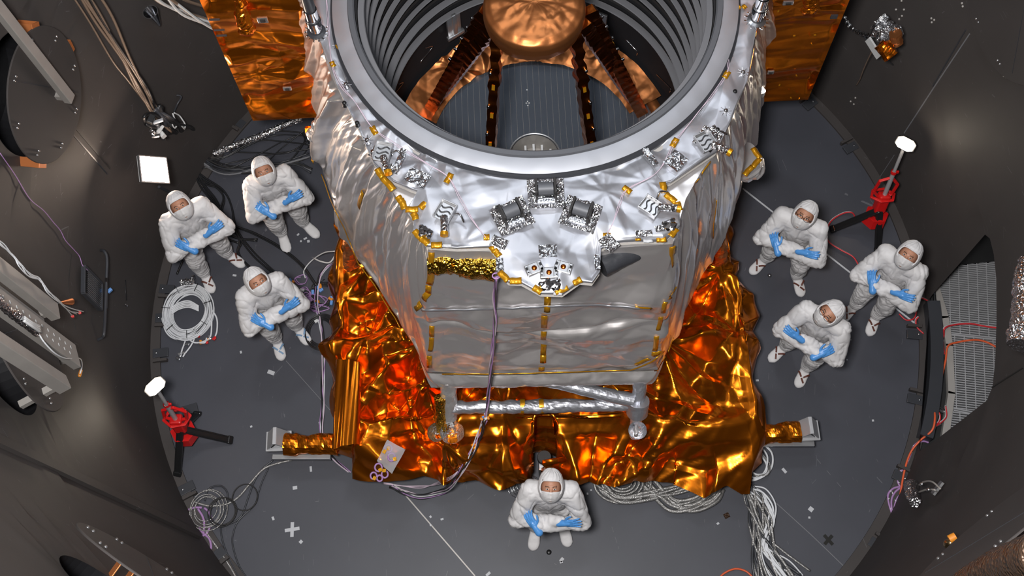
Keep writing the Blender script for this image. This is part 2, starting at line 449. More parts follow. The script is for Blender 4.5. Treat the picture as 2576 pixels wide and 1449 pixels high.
def strip(name, pts, w, h, mat):
    """thin flat bar through points on the floor (z up)"""
    p = np.asarray(pts, float); b = MB()
    for i in range(len(p) - 1):
        d = p[i + 1] - p[i]; L = np.linalg.norm(d); f = frame(d, (0, 0, 1)); b.box((p[i] + p[i + 1]) / 2, (L, w, h), f)
    return tag(b.build(name, mat), kind='structure')
FZ = .0025
strip('trim_2', [P(1868, 474, FZ), P(2300, 812, FZ)], .018, .004, M['tapewhite'])
strip('trim_3', [P(1003, 1226, FZ), P(1195, 1449, FZ)], .012, .004, M['alu_dull'])
strip('trim_4', [P(720, 908, FZ), P(838, 1040, FZ)], .006, .003, M['vane'])
strip('trim_5', [P(1930, 1245, FZ), P(2040, 1345, FZ), P(2170, 1470, FZ)], .008, .003, M['vane'])

def wall_strip(name, pts, w, off, mat, thick=.01, n=14):
    """bar lying on the wall through given (theta, z) points; w is its width across"""
    b = MB(); q = resample(np.array(pts), n); R = []
    for i in range(n):
        a, z = q[i]; da, dz = (q[min(i + 1, n - 1)] - q[max(i - 1, 0)])
        r = WR + FL * z; t = np.array([-sin(a), cos(a), 0]) * da * r + np.array([FL * cos(a), FL * sin(a), 1]) * dz
        t /= np.linalg.norm(t); nn = -np.array([cos(a), sin(a), -FL]); nn /= np.linalg.norm(nn); s = np.cross(nn, t)
        c = WA(a, z, off)
        R.append(np.array([c - s * w / 2, c + s * w / 2, c + s * w / 2 + nn * thick, c - s * w / 2 + nn * thick]))
    b.rings(R, True, True); return tag(b.build(name, mat), kind='structure')
tA = WQ(2280, 300)[0]
wall_strip('trim_6', [WQ(2430, 75), WQ(2347, 217)], .012, 0, M['gap'], .006)
wall_strip('trim_7', [WQ(2440, 85), WQ(2352, 217), WQ(2275, 335)], .012, 0, M['vane'], .005)
wall_strip('trim_8', [WQ(2209, 453), WQ(2250, 390)], .006, 0, M['vane'], .004)
wall_strip('trim_9', [(radians(-145.6), 5.2), (radians(-145.9), .25)], .10, 0, M['wall'], .03)
wall_strip('trim_10', [WQ(51, 161), WQ(183, 338)], .014, 0, M['gap'], .004)
wall_strip('trim_11', [WQ(183, 338), WQ(270, 438)], .014, 0, M['gap'], .004)
wall_strip('trim_12', [WQ(190, 322), WQ(277, 424)], .02, 0, M['vane_dark'], .004)
wall_strip('trim_13', [WQ(2576, 925), WQ(2497, 975)], .012, 0, M['vane_dark'], .01)
wall_strip('trim_14', [WQ(180, 640), WQ(172, 720), WQ(190, 830)], .006, 0, M['vane_dark'], .004)

# recess beyond the doorway
def recess():
    b = MB(); a0, a1 = radians(-34), radians(3); A = np.linspace(a0, a1, 14)
    for (r0, z0, r1, z1) in ((6.0, -.5, 6.0, 2.6), (4.16, -.5, 6.0, -.5), (4.3, 2.6, 6.0, 2.6)):
        b.rings([np.array([[r0 * cos(a), r0 * sin(a), z0], [r1 * cos(a), r1 * sin(a), z1]]) for a in A], False, False)
    for a in (a0, a1):
        d = np.array([cos(a), sin(a), 0]); b.add([d * 4.2 - [0, 0, .5], d * 6 - [0, 0, .5], d * 6 + [0, 0, 2.6], d * 4.3 + [0, 0, 2.6]], [(0, 1, 2, 3)])
    tag(b.build('wall_recess', M['recess']), kind='structure')
recess()
for i, (px, py, off, r) in enumerate(port_spec):       # dark tube behind every port
    if i == 3: continue
    hp = port_hole(px, py, off, r * .93); b = MB()
    b.rings([np.array([WA(a, z, -e) for a, z in hp]) for e in (-.002, .45)], True, False)
    b.add(np.array([WA(a, z, -.45) for a, z in hp]), [tuple(range(len(hp)))])
    tag(b.build('wall_port_recess', M['black']), kind='structure')

# steel grating outside the doorway
def grating(name, poly_px, z, label, ang):
    """bearing bars cut to a four-sided outline"""
    q = np.array([P(*p, z)[:2] for p in poly_px]); c = q.mean(0); r = empty(name, (*c, z), label, 'grating', 'steel grating sections past the doorway')
    d = np.array([cos(ang), sin(ang)]); n = np.array([-d[1], d[0]])
    def clip(line_n, dirn, off):
        ts = []
        for i in range(len(q)):
            a, b_ = q[i] - c, q[(i + 1) % len(q)] - c; da, db = a @ line_n - off, b_ @ line_n - off
            if da * db < 0: ts.append((a + (b_ - a) * da / (da - db)) @ dirn)
        return (min(ts), max(ts)) if len(ts) >= 2 else None
    b = MB(); o = (q - c) @ n
    for k in np.arange(o.min() + .012, o.max(), .0255):
        s = clip(n, d, k)
        if s and s[1] - s[0] > .03:
            m_ = c + n * k + d * (s[0] + s[1]) / 2; b.box((*m_, z), (s[1] - s[0], .010, .03), rotz(ang))
    b.build('bearing_bars', M['grate'], r)
    b = MB(); o = (q - c) @ d
    for k in np.arange(o.min() + .05, o.max(), .098):
        s = clip(d, n, k)
        if s and s[1] - s[0] > .03:
            m_ = c + d * k + n * (s[0] + s[1]) / 2; b.box((*m_, z + .012), (.008, s[1] - s[0], .010), rotz(ang))
    b.build('cross_rods', M['grate'], r)
    b = MB()
    for i in range(len(q)):
        a, e = q[i], q[(i + 1) % len(q)]; dd = e - a; L = np.linalg.norm(dd); an = math.atan2(dd[1], dd[0])
        b.box((*((a + e) / 2), z - .003), (L, .012, .045), rotz(an))
    b.build('edge_frame', M['grate'], r)
    return r
ga = math.atan2(*(P(2500, 720, 0)[:2] - P(2370, 706, 0)[:2])[::-1])
grating('floor_grating', [(2352, 718), (2480, 560), (2640, 560), (2640, 868), (2388, 838)], .0, 'bare metal floor grating filling the upper part of the doorway', ga)
grating('floor_grating', [(2388, 842), (2640, 872), (2640, 1075), (2396, 1028)], .0, 'bare metal floor grating under the orange cable, middle of the doorway', ga)
grating('floor_grating', [(2396, 1033), (2640, 1080), (2600, 1200), (2378, 1130)], .0, 'short metal floor grating at the bottom corner of the doorway', ga)
# kerb frame and round stubs carrying it
b = MB(); pts = [P(2352, 722, .03), P(2376, 800, .03), P(2386, 870, .03), P(2392, 990, .03), P(2376, 1100, .03)]
for i in range(4):
    d = pts[i + 1] - pts[i]; b.box((pts[i] + pts[i + 1]) / 2, (np.linalg.norm(d) + .02, .07, .06), frame(d))
o = b.build('grating_kerb', M['alu_dull']); tag(o, 'pale metal edge beam along the inner side of the gratings', 'beam')
for k, (a, c) in enumerate([((2330, 850), (2390, 862)), ((2340, 1022), (2392, 1042)), ((2338, 1077), (2380, 1058))]):
    b = MB(); p0, p1 = P(*a, .02), P(*c, .0); p1 = p1 - (p1 - p0) / np.linalg.norm(p1 - p0) * .075; b.tube([p0, p0 * .5 + p1 * .5, p1], .028 - .006 * (k == 2), 16)
    o = b.build('support_stub', M['steel'], smooth=True, auto=40)
    tag(o, ['round steel stub joining kerb and chamber rim beside the white bundle', 'round steel stub beside the orange cable at the rim', 'thin steel stub at the lower end of the grating kerb'][k], 'pipe')
b = MB(); b.tube(spline([P(2350, 735, .1), P(2355, 800, .1), P(2365, 845, .08), P(2358, 868, .06), P(2352, 890, .06)], 6), .017, 10)
tag(b.build('bent_pipe', M['steel'], smooth=True), 'bent steel pipe inside the doorway, against the rim', 'pipe')
# ---------------------------------------------------------------- the space telescope
DZ = 3.70
ZR = 3.78
_rp = [(890, 0), (901, 91), (924, 149), (976, 224), (1056, 293), (1142, 337), (1224, 364), (1307, 378), (1800, 0), (1794, 62), (1766, 152), (1704, 236), (1663, 276), (1580, 326), (1458, 368), (1340, 377)]
_X = np.array([P(*q, ZR)[:2] for q in _rp]); _s = np.linalg.lstsq(np.c_[2 * _X, np.ones(len(_X))], (_X ** 2).sum(1), rcond=None)[0]
RC = _s[:2]; RR = math.sqrt(_s[2] + RC @ RC)
scope = empty('space_telescope', (RC[0], RC[1], .85), 'tall silver foil-wrapped space telescope with open barrel, standing on the amber foil base', 'telescope')
C3 = lambda z: np.array([RC[0], RC[1], z])

def grid_mesh(name, V, mat, parent, close_u=False, smooth=True, uv=None, **k):
    """V[rows][cols][3]"""
    n, m_ = V.shape[:2]; i, j = np.meshgrid(np.arange(n - 1), np.arange(m_ if close_u else m_ - 1), indexing='ij')
    j2 = (j + 1) % m_
    F = np.stack([i * m_ + j, i * m_ + j2, (i + 1) * m_ + j2, (i + 1) * m_ + j], -1).reshape(-1, 4)
    return mesh_obj(name, V.reshape(-1, 3), F.tolist(), mat, parent, smooth, **k)
def grid_normals(V, close=False):
    a = np.gradient(V, axis=0); b = (np.roll(V, -1, 1) - np.roll(V, 1, 1)) if close else np.gradient(V, axis=1)
    n = np.cross(b, a); return n / (np.linalg.norm(n, axis=-1, keepdims=True) + 1e-12)

# deck blanket
deck_px = [(790, 60), (850, 220), (905, 330), (940, 410), (987, 452), (1030, 472), (1075, 487), (1068, 515), (1055, 527), (1023, 526), (1042, 549), (1040, 578), (1075, 617), (1150, 622), (1230, 620), (1253, 646),
           (1253, 682), (1279, 708), (1311, 709), (1360, 736), (1415, 738), (1460, 706), (1490, 709), (1509, 682), (1512, 623), (1545, 607), (1600, 604), (1671, 604), (1699, 578), (1711, 566),
           (1709, 523), (1700, 507), (1670, 487), (1666, 460), (1690, 455), (1803, 379), (1840, 300), (1880, 200), (1905, 60)]
deck_w = [P(*q, DZ)[:2] for q in deck_px] + [np.array(q) for q in [(2.0, 1.7), (1.75, 2.6), (.8, 3.1), (-.7, 3.1), (-1.65, 2.6), (-1.9, 1.7)]]
deck_w = np.array(deck_w)
def ray_poly(poly, c, ang):
    d = np.array([cos(ang), sin(ang)]); best = None
    for i in range(len(poly)):
        a = poly[i] - c; e = poly[(i + 1) % len(poly)] - poly[i]; den = d[0] * e[1] - d[1] * e[0]
        if abs(den) < 1e-12: continue
        t = (a[0] * e[1] - a[1] * e[0]) / den; u = (a[0] * d[1] - a[1] * d[0]) / den
        if t > 0 and -1e-9 <= u <= 1 + 1e-9: best = t if best is None else max(best, t)
    return best
cang = [math.atan2(*(q - RC)[::-1]) for q in deck_w]
angs = np.unique(np.concatenate([np.linspace(-pi, pi, 900, endpoint=False), cang, np.array(cang) + 4e-4, np.array(cang) - 4e-4]))
def radial_ring(r0, nr, z):
    out = []
    R1 = np.array([ray_poly(deck_w, RC, a) or 2 for a in angs]); d = np.stack([np.cos(angs), np.sin(angs)], 1)
    for s in np.linspace(0, 1, nr): out.append(np.c_[RC + d * (r0 + (R1 - r0) * s)[:, None], np.full(len(angs), z)])
    return np.array(out)
G = radial_ring(RR + .192, 72, DZ)
x, y = G[..., 0], G[..., 1]
h = crumple(x, y, 3, .34, .8, 26, (-1.6, 1.6, -1.4, .6), ridge=90, o2=.2, o3=0) * .030
edge = np.linspace(0, 1, 72)[:, None]; fade = np.clip(edge / .05, 0, 1) * np.clip((1 - edge) / .04, .1, 1)
G[..., 2] += h * fade + .012 * np.sin(edge * pi)
E0 = G[-1].copy(); lip = [E0 + [0, 0, -.025], E0 + [0, 0, -.075]]
Gc = np.concatenate([G, np.array(lip)])
cen = np.array([0.02, -.1]); Gc[-1, :, :2] += (cen - Gc[-1, :, :2]) * .02
deck = grid_mesh('deck_blanket', Gc, M['silver'], scope, True)
b = MB(); b.add(np.c_[deck_w, np.full(len(deck_w), DZ - .09)], [tuple(range(len(deck_w)))]); 
inner = MB()
# ring, band, dark seal, inner lip
inner.lathe([(RR, ZR - .1), (RR, ZR), (RR + .012, ZR + .012), (RR + .05, ZR + .012), (RR + .06, ZR - .02)], C3(0), k=160)
inner.build('aperture_ring', M['ring'], scope, smooth=True, auto=35)
a_ = np.linspace(0, 2 * pi, 700, endpoint=False); rr = np.linspace(RR + .055, RR + .18, 9)
V = np.array([np.stack([RC[0] + r * np.cos(a_), RC[1] + r * np.sin(a_), np.full_like(a_, ZR - .01)], 1) for r in rr])
V[..., 2] += .004 * tri_noise(V[..., 0] / .12, V[..., 1] / .12, 4) - .02 * np.linspace(0, 1, 9)[:, None] ** 2
o = grid_mesh('ring_foil_band', V, M['band'], scope, True)
b = MB(); b.lathe([(RR + .176, ZR - .03), (RR + .184, ZR - .05), (RR + .198, ZR - .055), (RR + .204, DZ - .01)], C3(0), k=160)
b.build('ring_seal', M['gap'], scope, smooth=True)
# underside closing the deck between band and body
b = MB(); pr = np.array([C3(DZ - .02) + [(RR + .21) * cos(a), (RR + .21) * sin(a), 0] for a in angs]); b.rings([pr, E0 + [0, 0, -.075]], True, False)
b.build('deck_underside', M['alu_dull'], scope)

# barrel lining: stepped vanes, dark wall, bottom ring
NV = 9; zs = np.linspace(ZR - .13, 1.98, NV)
for i, z in enumerate(zs):
    b = MB(); w = .058 if i < NV - 2 else .08
    b.lathe([(RR - .01, z - .02), (RR - .01, z), (RR - w, z + .015), (RR - w - .006, z + .005), (RR - .012, z - .02)], C3(0), k=128)
    o = b.build('baffle_ring', M['vane'], scope, smooth=True, auto=30)
for i in range(NV - 1):
    z = (zs[i] + zs[i + 1]) / 2 + .02; b = MB()
    b.lathe([(RR - .008, z - .022), (RR - .025, z), (RR - .03, z - .03), (RR - .008, z - .05)], C3(0), k=128)
    b.build('baffle_spacer', M['vane_dark'], scope, smooth=True, auto=30)
b = MB(); b.lathe([(RR - .004, ZR - .02), (RR - .004, 1.9), (RR - .02, 1.02), (RR - .2, 1.0)], C3(0), k=128); b.build('barrel_lining', M['black'], scope, smooth=True)
# primary mirror with hole
PMZ = 1.15; PR = 1.26
V = []; rr = np.linspace(.245, PR, 26); a_ = np.linspace(0, 2 * pi, 160, endpoint=False)
for r in rr: V.append(np.stack([RC[0] + r * np.cos(a_), RC[1] + r * np.sin(a_), np.full_like(a_, PMZ + .11 * (r / PR) ** 2)], 1))
V.append(V[-1] + [0, 0, -.06])
pm = grid_mesh('primary_mirror', np.array(V), M['mirror'], scope, True)
b = MB()
for xx in np.arange(-1.15, 1.16, .062):
    for sg_ in (-1, 1):
        y0, y1 = math.sqrt(max(0, .27 ** 2 - xx * xx)), math.sqrt(max(0, (PR - .03) ** 2 - xx * xx)); n_ = 10
        if y1 - y0 > .05: b.tube([C3(PMZ + .11 * ((xx * xx + yy * yy) / PR ** 2) + .001) + [xx, sg_ * yy, 0] for yy in np.linspace(y0, y1, n_)], .0012, 4)
b.build('mirror_lines', M['alu_dull'], pm)
for (dx, dy) in ((-.04, .62), (-.055, .60), (-.025, .60), (-.04, .57), (-.04, .76)): b = MB(); b.box(C3(PMZ + .04) + [dx, dy, 0], (.012, .012, .006)); b.build('mirror_mark', M['white'], pm)
b = MB(); b.lathe([(.245, PMZ + .012), (.25, PMZ + .02), (.262, PMZ + .018)], C3(0), k=64); b.build('mirror_hole_rim', M['alu'], pm, smooth=True)
b = MB(); b.lathe([(.243, PMZ), (.235, .9), (.001, .9)], C3(0), k=48); b.build('central_well', M['alu_dull'], scope, smooth=True, auto=40)
b = MB()
for k in range(5):
    xx = (k - 2) * .085; L = .9 * math.sqrt(max(.01, .235 ** 2 - xx ** 2)); b.box(C3(1.0) + [xx, 0, 0], (.022, 2 * L, .05))
b.build('well_bars', M['white'], scope)
b = MB(); b.lathe([(.001, .96), (.12, .955), (.14, .93)], C3(0), k=40); b.build('well_disc', M['white'], scope, smooth=True)
b = MB(); b.lathe([(PR + .005, PMZ + .08), (PR + .02, PMZ + .16), (PR + .1, PMZ + .14), (RR - .02, PMZ + .02)], C3(0), k=160)
b.build('mirror_surround', M['copper_foil'], scope, smooth=True)
# foil collar lying round the upper edge of the mirror, seen under the secondary
V = []; a_ = np.linspace(radians(20), radians(160), 260)
for r, z in zip(np.linspace(PR - .22, PR + .12, 40), np.linspace(PMZ + .13, PMZ + .26, 40)):
    V.append(np.stack([RC[0] + r * np.cos(a_), RC[1] + r * np.sin(a_), np.full_like(a_, z)], 1))
V = np.array(V); V[..., 2] += .045 * crumple(V[..., 0], V[..., 1], 8, .22, .8, 14, (-1, 1, 2, 2.6)); grid_mesh('mirror_collar', V, M['copper_foil'], scope)
# secondary mirror unit in copper foil
SZ = 3.50; SR = .425; sc = P(1344, 12, SZ); SC3 = np.array([sc[0], sc[1], 0])
prof = [(.0, .06), (.12, .06), (.25, .045), (.36, .02), (.41, -.01), (.425, -.05), (.425, -.12), (.41, -.2), (.36, -.27), (.3, -.3)]
pf = resample(np.array(prof), 60); V = []; a_ = np.linspace(0, 2 * pi, 150, endpoint=False)
for r, z in pf: V.append(SC3 + np.stack([r * np.cos(a_), r * np.sin(a_), np.full_like(a_, SZ + z)], 1))
V = np.array(V); nn = grid_normals(V, True); th = a_[None, :]; r_ = np.hypot(V[..., 0] - SC3[0], V[..., 1] - SC3[1])
hh = crumple(V[..., 0], V[..., 1] + V[..., 2], 5, .12, .6, 8, (-.3, .3, 4.5, 5)) * .016 + .006 * np.abs(np.sin(th * 9 + r_ * 6)) * np.clip(r_ / .4, 0, 1)
V = V + np.array([0, 0, 1]) * hh[..., None]; sm = grid_mesh('secondary_mirror_cover', V, M['copper_foil'], scope, True)
b = MB(); b.lathe([(.3, SZ - .3), (.001, SZ - .3)], SC3, k=40); b.build('secondary_baseplate', M['amber_dark'], scope)
# struts
def strut(p_top, px_mid, w, name='mirror_strut', rend=1.17, zend=PMZ + .1):
    """from the secondary unit to the mirror edge, running through the picked pixel"""
    p0 = P(*p_top, SZ - .14); best = None
    for th in np.radians(np.arange(-180, 180, 1.5)):
        e = C3(zend) + [rend * cos(th), rend * sin(th), 0]; q0, q1 = proj(p0), proj(e); d = q1 - q0; L = np.hypot(*d)
        if d[1] < 0: continue
        dist = abs(d[0] * (px_mid[1] - q0[1]) - d[1] * (px_mid[0] - q0[0])) / L
        if (np.array(px_mid) - q0) @ d > 0 and (best is None or dist < best[0]): best = (dist, e)
    e = best[1]; d = e - p0; L = np.linalg.norm(d); f = frame(d, (0, 0, 1)); b = MB(); n = 60; R = []
    for k in range(n):
        t = k / (n - 1); c = p0 + d * t; ww = w * (1 + .12 * math.sin(t * 40) * (t < .3)); hh_ = .06
        pts_ = [(-ww / 2, -hh_), (ww / 2, -hh_), (ww / 2, hh_), (-ww / 2, hh_)]
        j = .006 * np.sin(np.array([1, 2, 3, 4]) * 7.7 + k * 1.9) * (1.8 if t < .25 else .6)
        R.append(np.array([c + f[:, 1] * (a + jj) + f[:, 2] * (z + jj) for (a, z), jj in zip(pts_, j)]))
    b.rings(R, True, True); s = b.build(name, M['amber_dark'], scope, smooth=True, auto=50)
    return s, p0, e, f
ST = []
for pt, pm_, w in [((1252, 75), (1236, 330), .085), ((1445, 75), (1480, 330), .085), ((1238, 66), (1080, 228), .09), ((1466, 60), (1620, 225), .09), ((1222, 30), (1060, 170), .085), ((1480, 25), (1640, 168), .085)]:
    ST.append(strut(pt, pm_, w))
for k, (s, p0, e, f) in enumerate(ST):
    for t in ((.16, .3, .42) if k < 2 else (.12, .2, .3, .4, .5)):      # round cable clamps on the struts
        c = p0 + (e - p0) * t + f[:, 2] * .07 + f[:, 1] * (.03 if k % 2 else -.03); b = MB()
        b.lathe([(.001, .02), (.012, .02), (.016, .012), (.016, -.01)], c, f[:, 2], 10); b.build('strut_clamp', M['chrome'], s, smooth=True)
    for t in (.22, .34, .47):
        c = p0 + (e - p0) * (t + .02 * k) + f[:, 2] * .064; b = MB(); b.box(c, (.05, .028, .004), f); b.build('strut_tape', M['kapton'], s)
# wall handles and bright fittings inside the barrel
def on_barrel(px, py, r):
    d = ray(px, py); a = d[0] ** 2 + d[1] ** 2; q = CAM[:2] - RC; b_ = 2 * (q[0] * d[0] + q[1] * d[1]); c_ = q @ q - r * r
    t = (-b_ + math.sqrt(max(0, b_ * b_ - 4 * a * c_))) / (2 * a); return CAM + d * t
for pts_ in [[(1070, 120), (1088, 118), (1062, 150), (1058, 158)], [(1003, 212), (1014, 208), (996, 232), (992, 240)], [(1572, 97), (1601, 128), (1602, 138)], [(1653, 188), (1686, 222), (1685, 232)]]:
    q = [on_barrel(*p_, RR - .05) for p_ in pts_]; b = MB(); b.tube(spline(q, 5), .006, 8); b.build('grab_handle', M['chrome'], scope, smooth=True)
for (px, py) in [(1141, 60), (1508, 55)]:
    c = on_barrel(px, py, RR - .06); n = np.array([RC[0] - c[0], RC[1] - c[1], 0]); n /= np.linalg.norm(n); f = frame(n)
    b = MB(); b.box(c, (.03, .16, .30), f, .008); b.box(c + n * .02, (.03, .05, .34), f, .006); b.box(c + n * .02 - [0, 0, .16], (.04, .2, .05), f, .006)
    for sx in (-.06, .06): b.sphere(c + f[:, 1] * sx + n * .02 - [0, 0, .16], .012, 6)
    b.build('barrel_bracket', M['alu'], scope, auto=30, smooth=True)

# deck edge tape, amber squares, studs
def deck_pt(px, py, dz=0.0):
    return P(px, py, DZ + .012 + dz)
def tape_line(name, p0, p1, w, mat, parent, dz=.004, z=None, fold=False, n=8, seed=0):
    a = P(*p0, DZ + dz if z is None else z); c = P(*p1, DZ + dz if z is None else z); d = c - a; L = np.linalg.norm(d); f = frame(d)
    V = []
    for k in range(n):
        t = k / (n - 1); q = a + d * t; j = .012 * math.sin(seed * 3.1 + t * 9) * w * 3
        row = [q + f[:, 1] * (w / 2 + j) + [0, 0, .002], q + [0, 0, .004 + .004 * math.sin(t * 11 + seed)], q - f[:, 1] * (w / 2 - j) + ([0, 0, -w * .5] if fold else [0, 0, .0])]
        V.append(row)
    V = np.array(V)
    o = grid_mesh(name, V, mat, parent); md = o.modifiers.new('thickness', 'SOLIDIFY'); md.thickness = .003; return o
edge_tape = [((948, 424), (962, 446)), ((962, 446), (990, 478)), ((1000, 494), (1014, 512)), ((1008, 500), (1018, 526)), ((1020, 527), (1052, 527)), ((1056, 524), (1074, 508)), ((1074, 508), (1078, 488)),
             ((1040, 535), (1046, 552)), ((1042, 580), (1060, 600)), ((1058, 598), (1078, 614)), ((1084, 617), (1112, 616)), ((1236, 618), (1246, 634)), ((1244, 626), (1256, 645)),
             ((1256, 683), (1278, 706)), ((1282, 707), (1312, 706)), ((1342, 722), (1362, 735)), ((1396, 735), (1428, 722)), ((1441, 712), (1462, 702)), ((1651, 602), (1676, 601)), ((1686, 594), (1702, 574)),
             ((1671, 486), (1667, 458)), ((1674, 488), (1700, 508)), ((1703, 508), (1710, 530))]
for k, (a, c) in enumerate(edge_tape): tape_line('edge_tape', a, c, .05, M['kapton'], scope, .008, fold=False, seed=k)
squares = [((1122, 460), (1136, 436), .045), ((1568, 470), (1587, 484), .045), ((1217, 597), (1231, 597), .05), ((1517, 592), (1536, 592), .04), ((935, 318), (946, 338), .045), ((1690, 369), (1703, 348), .045), ((833, 155), (840, 168), .04), ((1822, 196), (1833, 179), .045),
           ((847, 112), (853, 122), .03), ((1830, 84), (1836, 76), .03), ((1850, 22), (1862, 16), .04), ((1868, 20), (1876, 14), .04), ((848, 48), (856, 54), .03), ((1598, 660 - 57), (1612, 602), .02)]
for k, (a, c, w) in enumerate(squares): tape_line('tape_square', a, c, w, M['kapton'], scope, .03, seed=k)
for a, c in [((1114, 617), (1136, 618)), ((1618, 606), (1642, 605)), ((1392, 738), (1414, 738))]: tape_line('tape_square', a, c, .03, M['tapewhite'], scope, .004)
studs = [(852, 115), (867, 262), (871, 265 - 50), (899, 312), (924, 355), (887, 185), (1004, 306), (1082, 358), (1170, 396), (1268, 409), (1366, 415), (1466, 405), (1562, 383), (1720, 288), (1819, 152), (1848, 233), (1825, 281), (1804, 329), (1868, 185), (1652, 340)]
for k, (px, py) in enumerate(studs):
    c = deck_pt(px, py); b = MB(); b.lathe([(.001, .03), (.014, .028), (.018, .016), (.015, .004), (.021, -.02)], c, k=14)
    o = b.build('blanket_stud', M['blackpl'] if k % 2 else M['chrome'], scope, smooth=True)
    if k % 2 == 0:
        b = MB()
        for q in range(8):
            a = q * pi / 4; b.box(c + [.032 * cos(a), .032 * sin(a), .012], (.03, .004, .003), rotz(a))
        b.build('star_washer', M['chrome'], o)
# foil patches stuck on the blanket
def patch(px, py, w, hgt, ang, mat, n=9, amp=.012, dz=.02, name='foil_patch', seed=1):
    c = deck_pt(px, py, dz); u = np.linspace(-w / 2, w / 2, n); v = np.linspace(-hgt / 2, hgt / 2, n); U, Vv = np.meshgrid(u, v)
    z = amp * (tri_noise(U / .05 + px, Vv / .05 + py, seed) + .6 * tri_noise(U / .021, Vv / .021, seed + 2)) * 1.6 + amp
    ca, sa = cos(ang), sin(ang); X = np.stack([c[0] + U * ca - Vv * sa, c[1] + U * sa + Vv * ca, c[2] + z], -1)
    o = grid_mesh(name, X, mat, scope, smooth=False); md = o.modifiers.new('thickness', 'SOLIDIFY'); md.thickness = .003; return o
for k, (px, py, w, hg, an) in enumerate([(1378, 632, .13, .10, 0), (1256, 610, .12, .08, -.5), (1532, 612, .13, .10, -.9), (1050, 448, .17, .12, -.5), (1700, 405, .14, .13, .8), (960, 385, .16, .14, -.6), (1780, 350, .18, .16, .9), (1620, 588, .12, .05, 0),
                                          (1008, 398, .05, .16, -.35), (1635, 395, .05, .16, .5), (1395, 398, .03, .09, 0), (1662, 575, .08, .05, .2), (1257, 665, .05, .10, 0), (1502, 660, .04, .12, 0), (988, 425, .10, .06, -.5), (1790, 335, .12, .08, .6)]):
    patch(px, py, w, hg, an, M['tape_silver'] if k in (0, 3, 4, 8, 9, 12, 13) else M['crinkle'], n=14, amp=.008, seed=k)
# three cradle sensors
def cradle(px, py, ang):
    g = patch(px, py + 6, .27, .24, ang, M['crinkle'], n=22, amp=.02, name='cradle_foil', seed=int(px)); c = deck_pt(px, py, .05); R = rotz(ang)
    q = lambda x_, y_, z_: c + R @ np.array([x_, y_, z_])
    b = MB(); b.lathe([(.052, -.055), (.052, .055)], q(0, .02, .02), R @ np.array([1.0, 0, 0]), 24, None); b.lathe([(.001, -.055), (.052, -.055)], q(0, .02, .02), R @ np.array([1.0, 0, 0]), 24); b.lathe([(.001, .055), (.052, .055)], q(0, .02, .02), R @ np.array([1.0, 0, 0]), 24)
    b.build('cradle_roller', M['ring'], g, smooth=True, auto=40)
    for sx in (-1, 1):
        b = MB(); b.box(q(sx * .068, .02, .02), (.018, .12, .13), R, .005); b.box(q(sx * .068, -.05, -.01), (.02, .04, .08), R, .004); b.build('cradle_cheek', M['vane_dark'], g)
    b = MB(); b.box(q(0, -.075, 0), (.15, .05, .05), R, .012); b.build('cradle_front', M['tape_silver'], g)
cradle(1373, 484, 0); cradle(1288, 540, radians(22)); cradle(1460, 536, radians(-22))
# three small lens windows
def lens_plate(px, py, ang):
    c = deck_pt(px, py, .03); R = rotz(ang); q = lambda x_, y_, z_: c + R @ np.array([x_, y_, z_])
    b = MB(); b.box(c, (.13, .085, .03), R, .006); b.box(q(-.035, 0, .02), (.008, .08, .012), R, .002); b.box(q(.035, 0, .02), (.008, .08, .012), R, .002)
    o = b.build('lens_plate', M['alu'], scope)
    b = MB(); b.sphere(q(0, 0, .016), .02, 10, (1, 1, .5)); b.build('lens', M['amber_dark'], o, smooth=True)
    for sx in (-.052, .052):
        b = MB(); b.box(q(sx, .012, .018), (.016, .022, .006), R); b.build('lens_slot', M['black'], o)
        b = MB(); b.lathe([(.001, .008), (.006, .008), (.006, 0)], q(sx, -.022, .015), k=8); b.build('lens_screw', M['chrome'], o)
lens_plate(1344, 676, radians(20)); lens_plate(1381, 687, 0); lens_plate(1417, 673, radians(-20))
def gem(px, py, r, seed):
    """faceted reflector cluster"""
    c = deck_pt(px, py, .03); bm = bmesh.new(); bmesh.ops.create_icosphere(bm, subdivisions=1, radius=r); rr_ = random.Random(seed)
    for v in bm.verts: v.co *= rr_.uniform(.8, 1.1); v.co.z *= .7
    b = MB(); bm.verts.index_update(); b.add(np.array([v.co[:] for v in bm.verts]) + c, [[v.index for v in f.verts] for f in bm.faces]); bm.free()
    for k in range(3):
        a = k * 2.1 + seed; b.lathe([(.001, .02), (.018, .015), (.02, -.03)], c + [r * .7 * cos(a), r * .7 * sin(a), .01], (cos(a) * .3, sin(a) * .3, 1), 6)
    b.build('corner_reflector', M['chrome'], scope)
gem(1372, 717, .045, 1); gem(1396, 717, .045, 5); gem(1066, 583, .05, 2); gem(1078, 592, .03, 7); gem(1684, 566, .055, 3)
